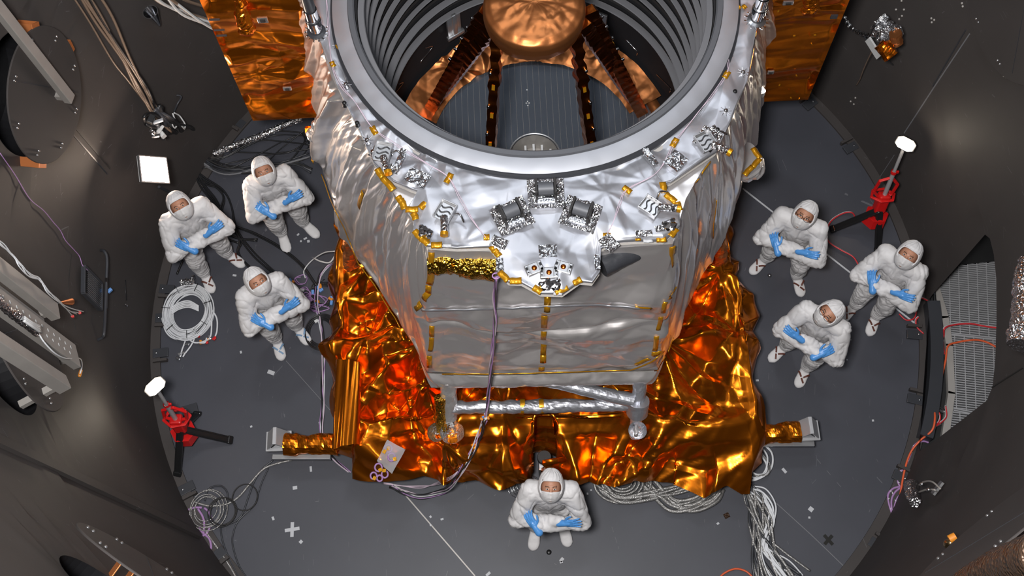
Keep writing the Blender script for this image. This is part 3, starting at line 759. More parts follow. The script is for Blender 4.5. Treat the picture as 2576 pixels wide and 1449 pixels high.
def vent_bracket(px, py, ang, tube_sign):
    c = deck_pt(px, py, .04); R = rotz(ang); q = lambda x_, y_, z_: c + R @ np.array([x_, y_, z_])
    b = MB(); b.box(c, (.15, .13, .012), R, .003)
    for s_ in (-1, 1): b.box(q(0, s_ * .06, .02), (.15, .008, .035), R, .002)
    b.box(q(.072, 0, .02), (.008, .13, .035), R, .002)
    o = b.build('wire_bracket', M['alu'], scope)
    for k in range(3):
        b = MB(); x0 = -.045 + k * .04; b.tube([q(x0 + .012 * math.sin(t * 6), -.045 + .09 * t, .012) for t in np.linspace(0, 1, 14)], .005, 6); b.build('zigzag_wire', M['gap'], o, smooth=True)
    b = MB(); b.tube([q(-.05, -.02, .035), q(-.10, -.05, .04), q(-.17, -.09, .045)], .028, 14); b.build('foil_tube', M['crinkle'], o, smooth=True, auto=40)
    b = MB(); b.tube([q(-.165, -.087, .045), q(-.19, -.1, .045)], .03, 12); b.build('tube_end_tape', M['kapton'], o, smooth=True, auto=40)
    b = MB(); b.tube(spline([q(0, -.07, .02), q(.01, -.12, .05), q(-.02, -.17, .01)], 5), .008, 6); b.build('loose_lead', M['chrome'], o, smooth=True)
vent_bracket(1120, 533, radians(60), 1); vent_bracket(1637, 522, radians(140), 1); vent_bracket(963, 384, radians(75), 1); vent_bracket(1775, 358, radians(115), 1)
# posts rising beside the ring
for k, (px, py) in enumerate([(797, 82), (1903, 52)]):
    c = P(px, py, DZ); b = MB(); b.lathe([(.07, 0), (.075, .02), (.05, .03), (.05, .12), (.058, .125), (.058, .19), (.046, .2), (.046, 1.3)], c, k=20)
    o = b.build('deck_post', M['gap'] if k == 0 else M['steel'], scope, smooth=True, auto=35)
    b = MB(); b.lathe([(.052, .0), (.052, .3)], c, k=20); b.lathe([(.062, .12), (.062, .17)], c, k=20); b.build('post_collar', M['chrome'], o, smooth=True)
    b = MB()
    for q in range(14):
        a = q * 2 * pi / 14; b.box(c + [.085 * cos(a), .085 * sin(a), .01], (.03, .012, .006), rotz(a + .2))
    b.build('post_skirt', M['crinkle'], o)
# pink sensor wires over the deck
def deck_wire(px, z=.03, r=.0028, mat='pinkwire', name='sensor_wire'):
    for s_ in (-1, 1):
        p_ = spline([P(a + s_ * 2.0 * math.sin(k * 1.7), b_ + s_ * 1.5, DZ + z) for k, (a, b_) in enumerate(px)], 6); b = MB(); b.tube(p_, r, 5); b.build(name, M[mat], scope, smooth=True)
deck_wire([(820, -20), (826, 60), (835, 160), (858, 215), (892, 255), (934, 318), (975, 350), (1030, 385), (1080, 415), (1128, 446), (1158, 500), (1190, 555), (1224, 600)])
deck_wire([(1856, -10), (1836, 60), (1826, 110), (1832, 160), (1828, 185), (1795, 235), (1762, 275), (1735, 310), (1697, 358), (1676, 400), (1645, 440), (1577, 477), (1560, 510), (1542, 560), (1526, 590)])

# ---------------- body blanket, lofted between deck and foot
top_px = [(728, -80), (760, -10), (792, 60), (822, 140), (850, 220), (880, 280), (905, 332), (942, 412), (965, 450), (1000, 500), (1032, 545), (1045, 580), (1058, 608), (1080, 628), (1240, 634), (1300, 640), (1385, 650), (1460, 645), (1540, 624), (1692, 614), (1703, 585), (1712, 545), (1725, 500), (1765, 430), (1800, 385), (1840, 300), (1862, 245), (1882, 200), (1896, 130), (1906, 60), (1920, 0), (1935, -80)]
bot_px = [(640, -80), (700, 0), (745, 110), (762, 170), (775, 230), (790, 300), (800, 400), (828, 480), (850, 560), (890, 640), (950, 722), (1000, 803), (1035, 860), (1075, 938), (1220, 944), (1300, 943), (1365, 940), (1440, 938), (1520, 936), (1655, 932), (1680, 880), (1705, 825), (1762, 700), (1812, 620), (1842, 550), (1880, 430), (1902, 340), (1912, 290), (1925, 200), (1948, 110), (1972, 0), (2010, -80)]
BZ = 1.5
top_w = np.array([P(*q, DZ - .08) for q in top_px]); bot_w = np.array([P(*q, BZ) for q in bot_px])
NC = 760; tt = np.linspace(0, 1, len(top_px)); seg = np.r_[0, np.cumsum(np.linalg.norm(np.diff((top_w + bot_w) / 2, axis=0), axis=1))]
tq = np.linspace(0, seg[-1], NC)
T = np.stack([np.interp(tq, seg, top_w[:, k]) for k in range(3)], 1); B = np.stack([np.interp(tq, seg, bot_w[:, k]) for k in range(3)], 1)
NRW = 150; v = np.linspace(0, 1, NRW)[:, None, None]; V = T * (1 - v) + B * v
U = np.broadcast_to(tq[None, :], (NRW, NC)); S = np.broadcast_to(v[..., 0] * 2.2, (NRW, NC))
nn = grid_normals(V); ctr = np.array([0.03, .9, 0]); sgn = np.sign(((V - ctr) * nn)[..., :2].sum(-1, keepdims=True)); nn = nn * sgn
i0 = seg[13]; i1 = seg[19]; front = 1 / (1 + np.exp(-(U - i0) / .05)) * 1 / (1 + np.exp((U - i1) / .05))
hs = crumple(U + .25 * S * np.sign(U - seg[-1] / 2), S * .07, 21, .20, .25, 10, (-.5, seg[-1] + .5, 0, .16), ridge=130, rdir=pi / 2, o2=.2, o3=0) * .07 + crumple(U, S * .08, 25, .09, 0, 0) * .022
hf = crumple(U * .6, S * .9, 31, .45, .7, 12, (i0 * .6, i1 * .6, .2, 1.9), ridge=90, o2=.12, o3=0) * .042 - .05 * np.exp(-((S - 1.22) / .035) ** 2) + .02 * np.sin(pi * np.clip(S / 1.2, 0, 1))
env = np.clip(v[..., 0] / .05, 0, 1) * np.clip((1 - v[..., 0]) / .03, .2, 1)
V = V + nn * ((hs * (1 - front) + hf * front + .03 * np.sin(pi * v[..., 0])) * env)[..., None]
body = grid_mesh('body_blanket', V, M['silver_shiny'], scope)
VB = V
# close the back with a plain silver wall
b = MB(); back = [T[-1], np.array([1.8, 3.2, DZ - .08]), np.array([-1.7, 3.2, DZ - .08]), T[0]]; backb = [B[-1], np.array([1.9, 3.3, BZ]), np.array([-1.8, 3.3, BZ]), B[0]]
b.add(np.array(back + backb), [(0, 1, 5, 4), (1, 2, 6, 5), (2, 3, 7, 6)]); b.build('back_blanket', M['silver'], scope)
# lower foil band and floor of the body
def body_at(px, py, off=.012):
    """point of the body surface nearest to a pixel, lifted off it"""
    q = proj(VB.reshape(-1, 3)).reshape(NRW, NC, 2); d = np.hypot(q[..., 0] - px, q[..., 1] - py); k = np.unravel_index(np.argmin(d), d.shape)
    return VB[k] + nn[k] * off, nn[k]
cols = [k for k in range(NC) if i0 - .12 <= tq[k] <= i1 + .1]; n_ = 12
low = [P(1085, 975, BZ - .14), P(1365, 972, BZ - .14), P(1640, 966, BZ - .14)]
lowr = resample(np.array(low), len(cols)); hi = VB[-1][cols] + [0, -.01, .01]
V = np.array([hi * (1 - t) + lowr * t + [0, -.04 * sin(pi * t), 0] for t in np.linspace(0, 1, n_)]); V[..., 1] += .022 * tri_noise(V[..., 0] / .16, V[..., 2] / .06, 6) + .01 * tri_noise(V[..., 0] / .05, V[..., 2] / .03, 9)
grid_mesh('lower_band', V, M['silver_shiny'], scope)
b = MB(); b.add(np.r_[lowr, [[1.6, 1, BZ - .14], [-1.6, 1, BZ - .14]]], [tuple(range(len(lowr) + 2))]); b.build('body_floor', M['alu_dull'], scope)
inn = RC + (T[:, :2] - RC) / np.linalg.norm(T[:, :2] - RC, axis=1)[:, None] * (RR + .3); rows_ = []
for s_ in np.linspace(0, 1, 14): q_ = np.c_[inn * (1 - s_) + T[:, :2] * s_, np.full(NC, DZ - .10)]; q_[:, 2] += .02 * tri_noise(q_[:, 0] / .15, q_[:, 1] / .15, 3) * sin(pi * s_); rows_.append(q_)
grid_mesh('shoulder_blanket', np.array(rows_), M['silver_shiny'], scope)
# amber tape runs on the body
def body_tape(name, px, w, mat='kapton', dash=None, seed=0, off=.012):
    p_ = resample(np.array(px, float), max(2, int(np.hypot(*np.diff(np.array(px), axis=0).T).sum() / 9)))
    if dash:
        r_ = random.Random(seed); i = 0
        while i < len(p_) - 1:
            L = r_.randint(*dash); seg_ = p_[i:i + L + 1]
            if len(seg_) > 1: _bt(name, seg_, w * r_.uniform(.85, 1.15), mat, off)
            i += L + (1 if r_.random() < .6 else 0)
    else: _bt(name, p_, w, mat, off)
def _bt(name, p_, w, mat, off):
    q = [body_at(*a, off) for a in p_]; c = np.array([a for a, _ in q]); n = np.array([a for _, a in q])
    if len(c) > 4: c = np.stack([np.convolve(np.pad(c[:, k], 1, 'edge'), [.25, .5, .25], 'valid') for k in range(3)], 1)
    d = np.gradient(c, axis=0); s = np.cross(d, n); s /= np.linalg.norm(s, axis=1)[:, None] + 1e-9
    V = np.array([c + s * w / 2, c + n * .004, c - s * w / 2]); o = grid_mesh(name, V, M[mat], scope); md = o.modifiers.new('thickness', 'SOLIDIFY'); md.thickness = .004; md.offset = 0
body_tape('seam_tape', [(1376, 742), (1372, 800), (1368, 850), (1363, 930)], .05, dash=(2, 4), seed=1)
body_tape('seam_tape', [(1084, 632), (1082, 700), (1080, 735)], .05, dash=(3, 6), seed=2)
body_tape('seam_tape', [(1080, 735), (1060, 765), (1045, 775)], .05, dash=(2, 3), seed=3)
body_tape('seam_tape', [(1088, 815), (1085, 860), (1078, 905), (1082, 922)], .045, dash=(3, 5), seed=4)
body_tape('seam_tape', [(1690, 612), (1688, 680)], .05, dash=(3, 5), seed=5)
body_tape('seam_tape', [(1698, 722), (1670, 765), (1655, 830), (1645, 890)], .04, dash=(3, 4), seed=6)
body_tape('seam_tape', [(1595, 768), (1640, 775)], .035, dash=(4, 5), seed=6)
body_tape('seam_tape', [(1110, 936), (1240, 936), (1400, 932), (1590, 926), (1640, 905), (1668, 880)], .018, off=.02)
body_tape('seam_tape', [(1600, 915), (1640, 895), (1662, 880)], .05, dash=(3, 4), seed=8)
body_tape('seam_tape', [(1690, 850), (1680, 880), (1665, 905)], .03, dash=(3, 4), seed=8)
body_tape('seam_tape', [(915, 480), (905, 520)], .05, dash=(4, 5), seed=9)
body_tape('seam_tape', [(800, 440), (835, 500), (870, 570), (905, 660), (950, 740), (1000, 830)], .02, off=.02)
body_tape('seam_tape', [(790, 385), (788, 420)], .04, off=.02)
body_tape('seam_tape', [(1780, 400), (1765, 430), (1745, 455)], .035, dash=(3, 4), seed=9)
body_tape('seam_tape', [(1800, 500), (1795, 540), (1790, 600)], .015)
body_tape('cross_seam', [(1060, 778), (1200, 776), (1380, 768), (1500, 764), (1640, 775)], .03, 'silver')
# crinkled gold pack under the left deck edge, dark tube under the right one
def crinkle_tube(name, p0, p1, r0, r1, mat, amp, seed, parent=scope, n=60, k=48, squash=1.0, size=.07):
    p0, p1 = np.asarray(p0), np.asarray(p1); d = p1 - p0; f = frame(d, (0, 0, 1) if abs(d[2]) < .9 * np.linalg.norm(d) else (0, 1, 0)); t = np.linspace(0, 1, n)[:, None]; a = np.linspace(0, 2 * pi, k, endpoint=False)[None, :]
    L = np.linalg.norm(d); r = (r0 + (r1 - r0) * t) + amp * (tri_noise(t * L / size + 0 * a, np.minimum(a, 2 * pi - a) * r0 / size + seed, seed) * 2 + tri_noise(t * L / size * 2.3, a * 0 + np.cos(a) * 3, seed + 1))
    V = p0 + t[..., None] * d + f[:, 1] * (r * np.cos(a))[..., None] + f[:, 2] * (r * np.sin(a) * squash)[..., None]
    cap0 = np.broadcast_to(p0, (1, k, 3)); cap1 = np.broadcast_to(p1, (1, k, 3))
    return grid_mesh(name, np.concatenate([cap0, V, cap1]), mat, parent, True, smooth=False)
crinkle_tube('gold_foil_pack', P(1078, 655, 3.42), P(1162, 655, 3.42), .115, .105, M['gold'], .014, 2)
crinkle_tube('gold_foil_pack', P(1160, 658, 3.42), P(1250, 668, 3.42), .12, .12, M['gold'], .010, 5)
b = MB(); rr_ = random.Random(4); c0 = P(1145, 678, 3.35); pts_ = [c0 + [rr_.uniform(-.05, .05), rr_.uniform(-.02, .03), rr_.uniform(-.02, .05)] for _ in range(16)]
pts_ = [P(1095, 672, 3.3), P(1105, 688, 3.3), P(1125, 684, 3.36)] + pts_ + [P(1170, 672, 3.4), P(1205, 668, 3.45)]
b.tube(spline(pts_, 5), .003, 5); b.build('loose_white_thread', M['white'], scope, smooth=True)
crinkle_tube('dark_tube', P(1512, 668, 3.46), P(1640, 606, 3.46), .09, .09, M['gap'], .002, 3)
# frame under the body: legs, cross tube, brace
def leg(pa, za, pb, zb, r, mat, name='leg'):
    return crinkle_tube(name, P(*pa, za), P(*pb, zb), r, r, mat, .006, int(pa[0]), n=30, k=24)
crinkle_tube('cross_tube', P(1132, 1026, 1.12), P(1600, 1018, 1.12), .062, .062, M['silver'], .009, 4, n=90, k=28, size=.09)
for px_ in (1315, 1362): 
    c = P(px_, 1022, 1.12); b = MB(); b.lathe([(.067, -.022), (.069, 0), (.067, .022)], c, (1, 0, 0), 24); b.build('tube_tape', M['kapton'], scope, smooth=True)
crinkle_tube('brace_tube', P(1330, 948, 1.36), P(1592, 1008, 1.2), .05, .068, M['silver'], .004, 7, n=50, k=24)
leg((1612, 945), 1.4, (1604, 1012), 1.16, .065, M['silver'], 'right_leg'); l2 = leg((1606, 1008), 1.2, (1602, 1040), 1.05, .10, M['silver'], 'right_leg_collar')
leg((1602, 1035), 1.08, (1598, 1096), .80, .055, M['silver_shiny'], 'right_leg_foot')
leg((1128, 955), 1.4, (1130, 1050), 1.02, .075, M['silver_shiny'], 'left_leg'); leg((1106, 1000), 1.28, (1112, 1080), .92, .055, M['gold'], 'left_leg_wrap'); leg((1112, 1075), .94, (1120, 1130), .72, .035, M['gold'], 'left_leg_wrap')
leg((1134, 1045), 1.05, (1138, 1100), .80, .045, M['crinkle'], 'left_leg_foot')
def cup(name, px, py, z, r, hgt, mat, seed):
    c = P(px, py, z); a = np.linspace(0, 2 * pi, 60, endpoint=False); V = []
    for t in np.linspace(0, 1, 20):
        rr_ = r * (.25 + .75 * t ** .6) * (1 + .10 * tri_noise(np.minimum(a, 2 * pi - a) * 2.2, np.full_like(a, t * 3), seed)); V.append(c + np.stack([rr_ * np.cos(a), rr_ * np.sin(a), np.full_like(a, hgt * t)], 1))
    return grid_mesh(name, np.array(V), mat, scope, True, smooth=False)
cup('foil_foot_cup', 1102, 1098, .86, .09, .15, M['crinkle'], 2); cup('foil_foot_cup', 1140, 1100, .86, .11, .17, M['crinkle'], 4); cup('foil_foot_cup', 1600, 1094, .90, .085, .16, M['tape_silver'], 6)
b = MB(); rr_ = random.Random(9); c0 = P(1130, 1060, 1.0); b.tube(spline([c0 + [rr_.uniform(-.05, .05), rr_.uniform(-.05, .03), rr_.uniform(-.08, .08)] for _ in range(22)], 4), .004, 5); b.build('loose_white_thread', M['white'], scope, smooth=True)
# small foil box on the right flank and the foil folds at left
crinkle_tube('flank_foil_box', P(1868, 400, 2.2), P(1890, 425, 2.0), .16, .13, M['silver_shiny'], .02, 5, n=24, k=20)
for a, c in [((1893, 372), (1912, 398)), ((1912, 398), (1893, 420)), ((1893, 418), (1872, 440))]: tape_line('edge_tape', a, c, .05, M['kapton'], scope, z=2.30)
crinkle_tube('flank_foil_strip', P(795, 340, 2.0), P(812, 300, 2.3), .09, .06, M['silver_shiny'], .02, 6, n=20, k=18)
crinkle_tube('flank_bracket', P(770, 330, 1.6), P(795, 330, 1.6), .05, .05, M['amber'], .01, 7, n=10, k=8)
crinkle_tube('rear_foil_leg', P(885, 600, 1.4), P(882, 668, .9), .07, .07, M['copper_foil'], .02, 8, n=20, k=18)
crinkle_tube('rear_foil_leg', P(1806, 600, 1.4), P(1808, 655, .9), .08, .08, M['copper_foil'], .02, 9, n=20, k=18)
# ---------------------------------------------------------------- amber foil covered base
base = empty('support_platform', (0, -.4, 0), 'wide low base draped in crumpled amber foil, carrying the silver telescope', 'base')
BT = .82
tb = [  # (top edge px @BT, hem px @ hem height, hem height)
 ((850, 640), (846, 650), .35), ((843, 760), (840, 770), .3), ((838, 880), (836, 890), .3), ((840, 960), (840, 975), .3), ((840, 1040), (836, 1060), .45), ((842, 1085), (834, 1154), .40),
 ((905, 1060), (878, 1160), .40), ((930, 1066), (880, 1208), .50), ((1000, 1050), (960, 1214), .50), ((1100, 1052), (1090, 1206), .50), ((1200, 1050), (1180, 1209), .50), ((1300, 1052), (1330, 1213), .50), ((1352, 1050), (1350, 1212), .50),
 ((1356, 1048), (1355, 1172), .3), ((1384, 1048), (1388, 1172), .3), ((1390, 1050), (1396, 1216), .50), ((1480, 1050), (1490, 1218), .50), ((1600, 1050), (1600, 1208), .48), ((1690, 1060), (1700, 1232), .50), ((1750, 1068), (1772, 1252), .42), ((1790, 1070), (1800, 1236), .50), ((1820, 1070), (1830, 1223), .48), ((1850, 1066), (1868, 1247), .42),
 ((1880, 1060), (1890, 1244), .42), ((1898, 1050), (1896, 1190), .45), ((1904, 1040), (1920, 1166), .3), ((1900, 1000), (1910, 1100), .3), ((1893, 960), (1900, 1000), .3), ((1886, 880), (1890, 900), .3), ((1878, 780), (1882, 790), .3), ((1874, 735), (1878, 745), .3), ((1852, 680), (1858, 690), .3), ((1828, 590), (1832, 600), .35)]
tw = np.array([P(*a, BT) for a, b_, z in tb]); hw = np.array([P(*b_, z) for a, b_, z in tb])
# close round the back
tw = np.r_[tw, [[1.75, 1.5, BT], [-1.7, 1.5, BT]], tw[:1]]; hw = np.r_[hw, [[1.78, 1.53, .3], [-1.73, 1.53, .3]], hw[:1]]
sg = np.r_[0, np.cumsum(np.linalg.norm(np.diff(hw, axis=0), axis=1))]; NB = 900; q = np.linspace(0, sg[-1], NB, endpoint=False)
T = np.stack([np.interp(q, sg, tw[:, k]) for k in range(3)], 1); B = np.stack([np.interp(q, sg, hw[:, k]) for k in range(3)], 1)
cb = np.array([0.0, -.35, BT]); rows = []; UU = []; VV = []
out = (T - cb)[:, :2]; out /= np.linalg.norm(out, axis=1)[:, None]
for s_ in np.linspace(.06, 1, 96): 
    rows.append(cb + (T - cb) * s_); UU.append(rows[-1][:, 0]); VV.append(rows[-1][:, 1])
drop = np.linalg.norm(B - T, axis=1)
for s_ in np.linspace(0, 1, 26)[1:]:
    c = T * (1 - s_) + B * s_; c[:, :2] += out * (.05 * sin(pi * min(1, s_ * 1.3)))[None] if False else c[:, :2] * 0 + out * .04 * sin(pi * s_) - c[:, :2] * 0
    rows.append(c); UU.append(T[:, 0] + out[:, 0] * drop * s_); VV.append(T[:, 1] + out[:, 1] * drop * s_)
V = np.array(rows); UU = np.array(UU); VV = np.array(VV)
hb = crumple(UU, VV, 41, .60, 1.25, 44, (-2.1, 2.1, -2.6, .6), o2=.15, o3=.0, ridge=170) * .135 + crumple(UU, VV, 47, .2, .7, 26, (-2.1, 2.1, -2.5, .4), o2=.1, o3=0) * .012
nn_ = grid_normals(V, True); nn_ *= np.sign((nn_ * np.concatenate([np.broadcast_to([0, 0, 1.0], (96, NB, 3)), np.broadcast_to(np.c_[out, np.zeros(NB)], (25, NB, 3))])).sum(-1, keepdims=True))
rowi = np.arange(len(V))[:, None]; env = np.clip(rowi / 20, 0, 1) * np.where(rowi > 112, .8, 1) * np.where(np.abs(rowi - 96) < 6, .6, 1)
V = V + nn_ * (hb * env)[..., None]
# shallow rise towards the middle, and a sharp box edge along the left
V[..., 2] += .05 * np.clip(1 - np.hypot(V[..., 0], V[..., 1] + .4) / 2.2, 0, 1) * (rowi < 97)
V[..., 2] = np.maximum(V[..., 2], .02)
skirt = grid_mesh('amber_drape', V, M['amber'], base, True)
b = MB(); b.box((0, -.1, .27), (2.9, 2.0, .50), None, .02); b.build('inner_frame', M['black'], base)
for sx in (-1.5, 0, 1.5):
    for sy in (-1.3, .9):
        b = MB(); b.box((sx, sy, .02), (.2, .2, .04), None, .01); b.build('foot_pad', M['alu_dull'], base)
# folded upright pleat at the left front corner
V = []
for t in np.linspace(0, 1, 30):
    a = P(845 - 6 * t, 905 + 225 * t, BT + .05 - .04 * t); c = P(905 - 2 * t, 912 + 205 * t, BT + .07 - .04 * t); V.append([a * (1 - s_) + c * s_ + [0, 0, .05 * sin(pi * s_) + .012 * math.sin(s_ * 14 + t * 3)] for s_ in np.linspace(0, 1, 16)])
V = np.array(V); V = np.concatenate([V, V[:, -1:] * 1 - [0, 0, .12]], 1); V = np.concatenate([V[:, :1] - [0, 0, .12], V], 1); grid_mesh('folded_pleat', V, M['amber'], base)
# outriggers: an aluminium rail with a foil sleeve and a wedge-shaped end stop
def outrigger(x0px, x1px, ypx, side, label):
    z = .42; a = P(x0px, ypx, z); c = P(x1px, ypx + (0 if side < 0 else -6), z); 
    o = crinkle_tube('foil_sleeve', a, c, .10, .10, M['amber'], .016, 3, base, 30, 24, .75, .09)
    return o
outrigger(715, 850, 1118, -1, ''); outrigger(1890, 2012, 1093, 1, '')
for (xa, xb, yy, tri, sg_) in [((686, 832, 1150, (700, 1108), -1)), ((1912, 2048, 1117, (2030, 1082), 1))]:
    a = P(xa, yy, .30); c = P(xb, yy + (0), .30); d = c - a; b = MB(); b.box((a + c) / 2, (np.linalg.norm(d), .05, .05), frame(d), .004); o = b.build('outrigger_rail', M['alu'], base)
    t0 = P(*tri, .40); w = .085; hw_, hh_ = .105, .17
    b = MB(); b.box(t0 + [0, 0, -.03], (.25, .2, .03), None, .006); b.build('stop_base', M['grate'], o)
    for s_ in (-1, 1):        # two sloping plates leaning together over a small block
        a_, c_ = t0 + [s_ * hw_, 0, -.015], t0 + [s_ * .012, 0, hh_]; d_ = c_ - a_; f_ = frame(d_, (0, 1, 0)); b = MB(); b.box((a_ + c_) / 2, (np.linalg.norm(d_), .014, 2 * w), f_, .003); b.build('stop_plate', M['grate'], o)
    b = MB(); b.box(t0 + [0, 0, hh_ + .002], (.035, 2 * w, .02), None, .004); b.build('stop_ridge', M['grate'], o)
    b = MB(); b.prism([t0 + [-.07, -w + .01, -.01], t0 + [.07, -w + .01, -.01], t0 + [0, -w + .01, .11]], (0, .015, 0)); b.build('stop_web', M['alu'], o)
c = P(1370, 1165, .42); b = MB(); b.box(c + [0, 0, -.2], (.115, .12, .34), None, .006); b.build('front_foot', M['alu'], base)
b = MB(); b.lathe([(.001, .02), (.065, .02), (.07, .005), (.07, -.03)], c + [0, .05, .02], k=24); b.build('front_foot_pad', M['vane_dark'], base, smooth=True, auto=40)

# ---------------------------------------------------------------- amber panels hanging either side
def panel(name, x0, x1, yy, z0, z1, mat, seed, amp, label, stretch):
    z0 = z0; nx, nz = 70, 330; X, Z = np.meshgrid(np.linspace(x0, x1, nx), np.linspace(z0, z1, nz)); e = np.clip(np.minimum(np.minimum(X - x0, x1 - X), np.minimum(Z - z0, z1 - Z)) / .05, 0, 1)
    h = crumple(X / stretch, Z, seed, .42, .7, 16, (x0 / stretch, x1 / stretch, z0, z1), ridge=40, rdir=.2) * amp; Y = yy - .035 - np.abs(.0) - h * e
    o = grid_mesh(name, np.stack([X, Y, Z], -1), mat, None); tag(o, label, 'sun shield')
    b = MB(); b.box(((x0 + x1) / 2, yy + .09, (z0 + z1) / 2), (x1 - x0 - .01, .05, z1 - z0 - .01)); b.build('panel_core', M['gap'], o)
    return o
pl = panel('sun_shield', -2.75, -1.78, 1.56, 1.5, 5.6, M['amber'], 61, .075, 'wrinkled amber foil panel hanging left of the telescope barrel, upper left', 2.2)
pr = panel('sun_shield', 1.78, 2.76, 1.50, 1.5, 5.6, M['amber'], 67, .035, 'smoother amber foil panel hanging right of the telescope barrel, upper right', 3.0)
def on_panel(px, py, yy): return PY(px, py, yy - .05)
def pad(px, py, par, yy, w, hgt):
    c = on_panel(px, py, yy); b = MB(); b.box(c + [0, -.02, 0], (w, .02, hgt), None, .004); o = b.build('heater_pad', M['alu'], par)
    b = MB(); b.box(c + [0, -.034, 0], (w * .5, .01, hgt * .5), None, .003); b.build('heater_element', M['vane_dark'], o)
pad(661, 45, pl, 1.54, .09, .07); pad(723, 218, pl, 1.54, .08, .05); pad(1938, 177, pr, 1.48, .06, .05); pad(1982, 2, pr, 1.48, .09, .05)
for (px, py, par, yy) in ((620, 60, pl, 1.5), (2034, 8, pr, 1.44)):
    c = on_panel(px, py, yy); crinkle_tube('foil_thruster_cover', c + [0, .1, .35], c + [0, -.06, -.02], .05, .075, M['amber'], .02, 4, par, 26, 22); 
    b = MB(); b.lathe([(.001, .01), (.06, .01), (.062, -.02)], c + [0, -.08, -.02], (0, -1, -.3), 20); b.build('thruster_lid', M['amber'], par, smooth=True)
b = MB(); b.box(on_panel(2098, 42, 1.44), (.06, .012, .05)); b.build('dark_tab', M['gap'], pr)
for py in (42, 68, 82):
    b = MB(); b.box(on_panel(540 + (py - 42) * .45, py, 1.5) + [0, -.03, 0], (.09, .01, .018)); b.build('dark_tab', M['gap'], pl)
for k in range(9):
    px = (2050, 2042, 1958, 1998, 2004, 1961, 1941, 1990, 2010)[k]; py = (88, 110, 28, 90, 190, 214, 180, 246, 248)[k]
    c = on_panel(px, py, 1.47); b = MB(); b.box(c, (.02, .012, .008), roty(k)); b.build('tape_chip', M['kapton'], pr)
# ---------------------------------------------------------------- lamps standing and hanging in the chamber
def stand_lamp(head_px, hz, base_px, foot_px, label, side):
    base_c = P(*base_px, .0); r = empty('work_light_stand', (*base_c[:2], 0), label, 'work light', 'red and black battery work lights on tripods')
    top = WP(*head_px, .35) if False else P(*head_px, hz); low = base_c + [0, 0, .28]
    d = top - low; L = np.linalg.norm(d); f = frame(d, (0, 1, 0))
    q = lambda t, a=0, b_=0: low + f[:, 0] * t * L + f[:, 1] * a + f[:, 2] * b_
    b = MB(); b.tube([q(.25), q(.62)], .024, 14); b.tube([q(.62), q(.96)], .018, 14); b.build('pole', M['polemetal'], r, smooth=True, auto=40)
    b = MB(); b.lathe([(.03, -.02), (.034, 0), (.03, .02)], q(.62), f[:, 0], 16); b.box(q(.62, .035, 0), (.03, .03, .02), f, .004); b.build('pole_clamp', M['red'], r, smooth=True, auto=40)
    # lamp head: a lit lozenge on a black yoke
    b = MB(); b.box(q(.965), (.05, .05, .05), f, .01); b.build('head_mount', M['blackpl'], r)
    ring = []; hn = CAM - top; hn[2] *= .7; hn /= np.linalg.norm(hn); hf = frame(np.cross(hn, (0, 0, 1)), hn)
    poly = [top + hf[:, 0] * a + hf[:, 1] * c for a, c in [(-.09, -.03), (-.05, -.055), (.05, -.055), (.09, -.03), (.09, .03), (.05, .055), (-.05, .055), (-.09, .03)]]
    b = MB(); b.prism([p_ + hf[:, 2] * .005 for p_ in poly], hf[:, 2] * .025); hd = b.build('lit_head', M['lamphead'], r)
    b = MB(); b.prism([top + (p_ - top) * 1.12 - hf[:, 2] * .05 for p_ in poly], hf[:, 2] * .054); b.build('head_shell', M['blackpl'], r)
    # red carrying guard: hexagonal loop round the pole, body block and battery housing
    def loop(c0, ax, bx, rx, ry, rad, name, mat):
        pts_ = [c0 + ax * rx * cos(a) + bx * ry * sin(a) for a in np.arange(6) * pi / 3 + .2]; pts_ = pts_ + pts_[:2]; b = MB()
        for k in range(6):
            d_ = pts_[k + 1] - pts_[k]; b.box((pts_[k] + pts_[k + 1]) / 2, (np.linalg.norm(d_) + rad, rad * 2, rad * 1.6), frame(d_, (0, 0, 1) if abs(d_[2]) < .9 * np.linalg.norm(d_) else (0, 1, 0)), .004)
        return b.build(name, mat, r)
    loop(q(.40, side * .02, 0), f[:, 0], f[:, 1], .15, .12, .014, 'red_guard', M['red'])
    loop(q(.26, 0, .03), f[:, 1], f[:, 2], .13, .10, .014, 'handle_guard', M['red'])
    b = MB(); b.box(q(.19), (.24, .12, .11), f, .02); b.build('red_collar', M['red'], r)
    b = MB(); b.box(q(.08), (.26, .085, .09), f, .02); b.box(q(.19, 0, .045), (.17, .06, .05), f, .01); b.build('black_body', M['blackpl'], r)
    b = MB(); hx = [q(-.10) + f[:, 1] * .13 * cos(a) + f[:, 2] * .13 * sin(a) for a in np.arange(6) * pi / 3]; b.prism(hx, f[:, 0] * .12); b.build('battery_housing', M['red'], r)
    b = MB(); b.box(q(-.02, .0, .03), (.10, .07, .06), f, .012); b.build('battery', M['blackpl'], r)
    hub = low + [0, 0, .12]
    for k, fp in enumerate(foot_px):
        e = P(*fp, .015); d_ = e - hub; L_ = np.linalg.norm(d_); ff = frame(d_, (0, 0, 1)); b = MB()
        b.box(hub + d_ * .5, (L_, .075, .035), ff, .01)
        for s_ in (-.025, .025): b.box(hub + d_ * .5 + ff[:, 1] * s_ + ff[:, 2] * .018, (L_ * .9, .012, .012), ff, .003)
        b.box(e - ff[:, 0] * .02 + ff[:, 2] * .004, (.06, .085, .045), ff, .012)
        b.build('tripod_leg', M['blackpl'], r)
    return r, top
_, tl = stand_lamp((390, 972), 1.25, (482, 1105), [(582, 1108), (447, 1195), (498, 1040)], 'red work light on a black tripod at the lower left edge of the floor', 1)
_, tr = stand_lamp((2278, 362), 1.25, (2186, 570), [(2092, 578), (2208, 632), (2222, 520)], 'red work light on a black tripod at the right edge of the floor', -1)
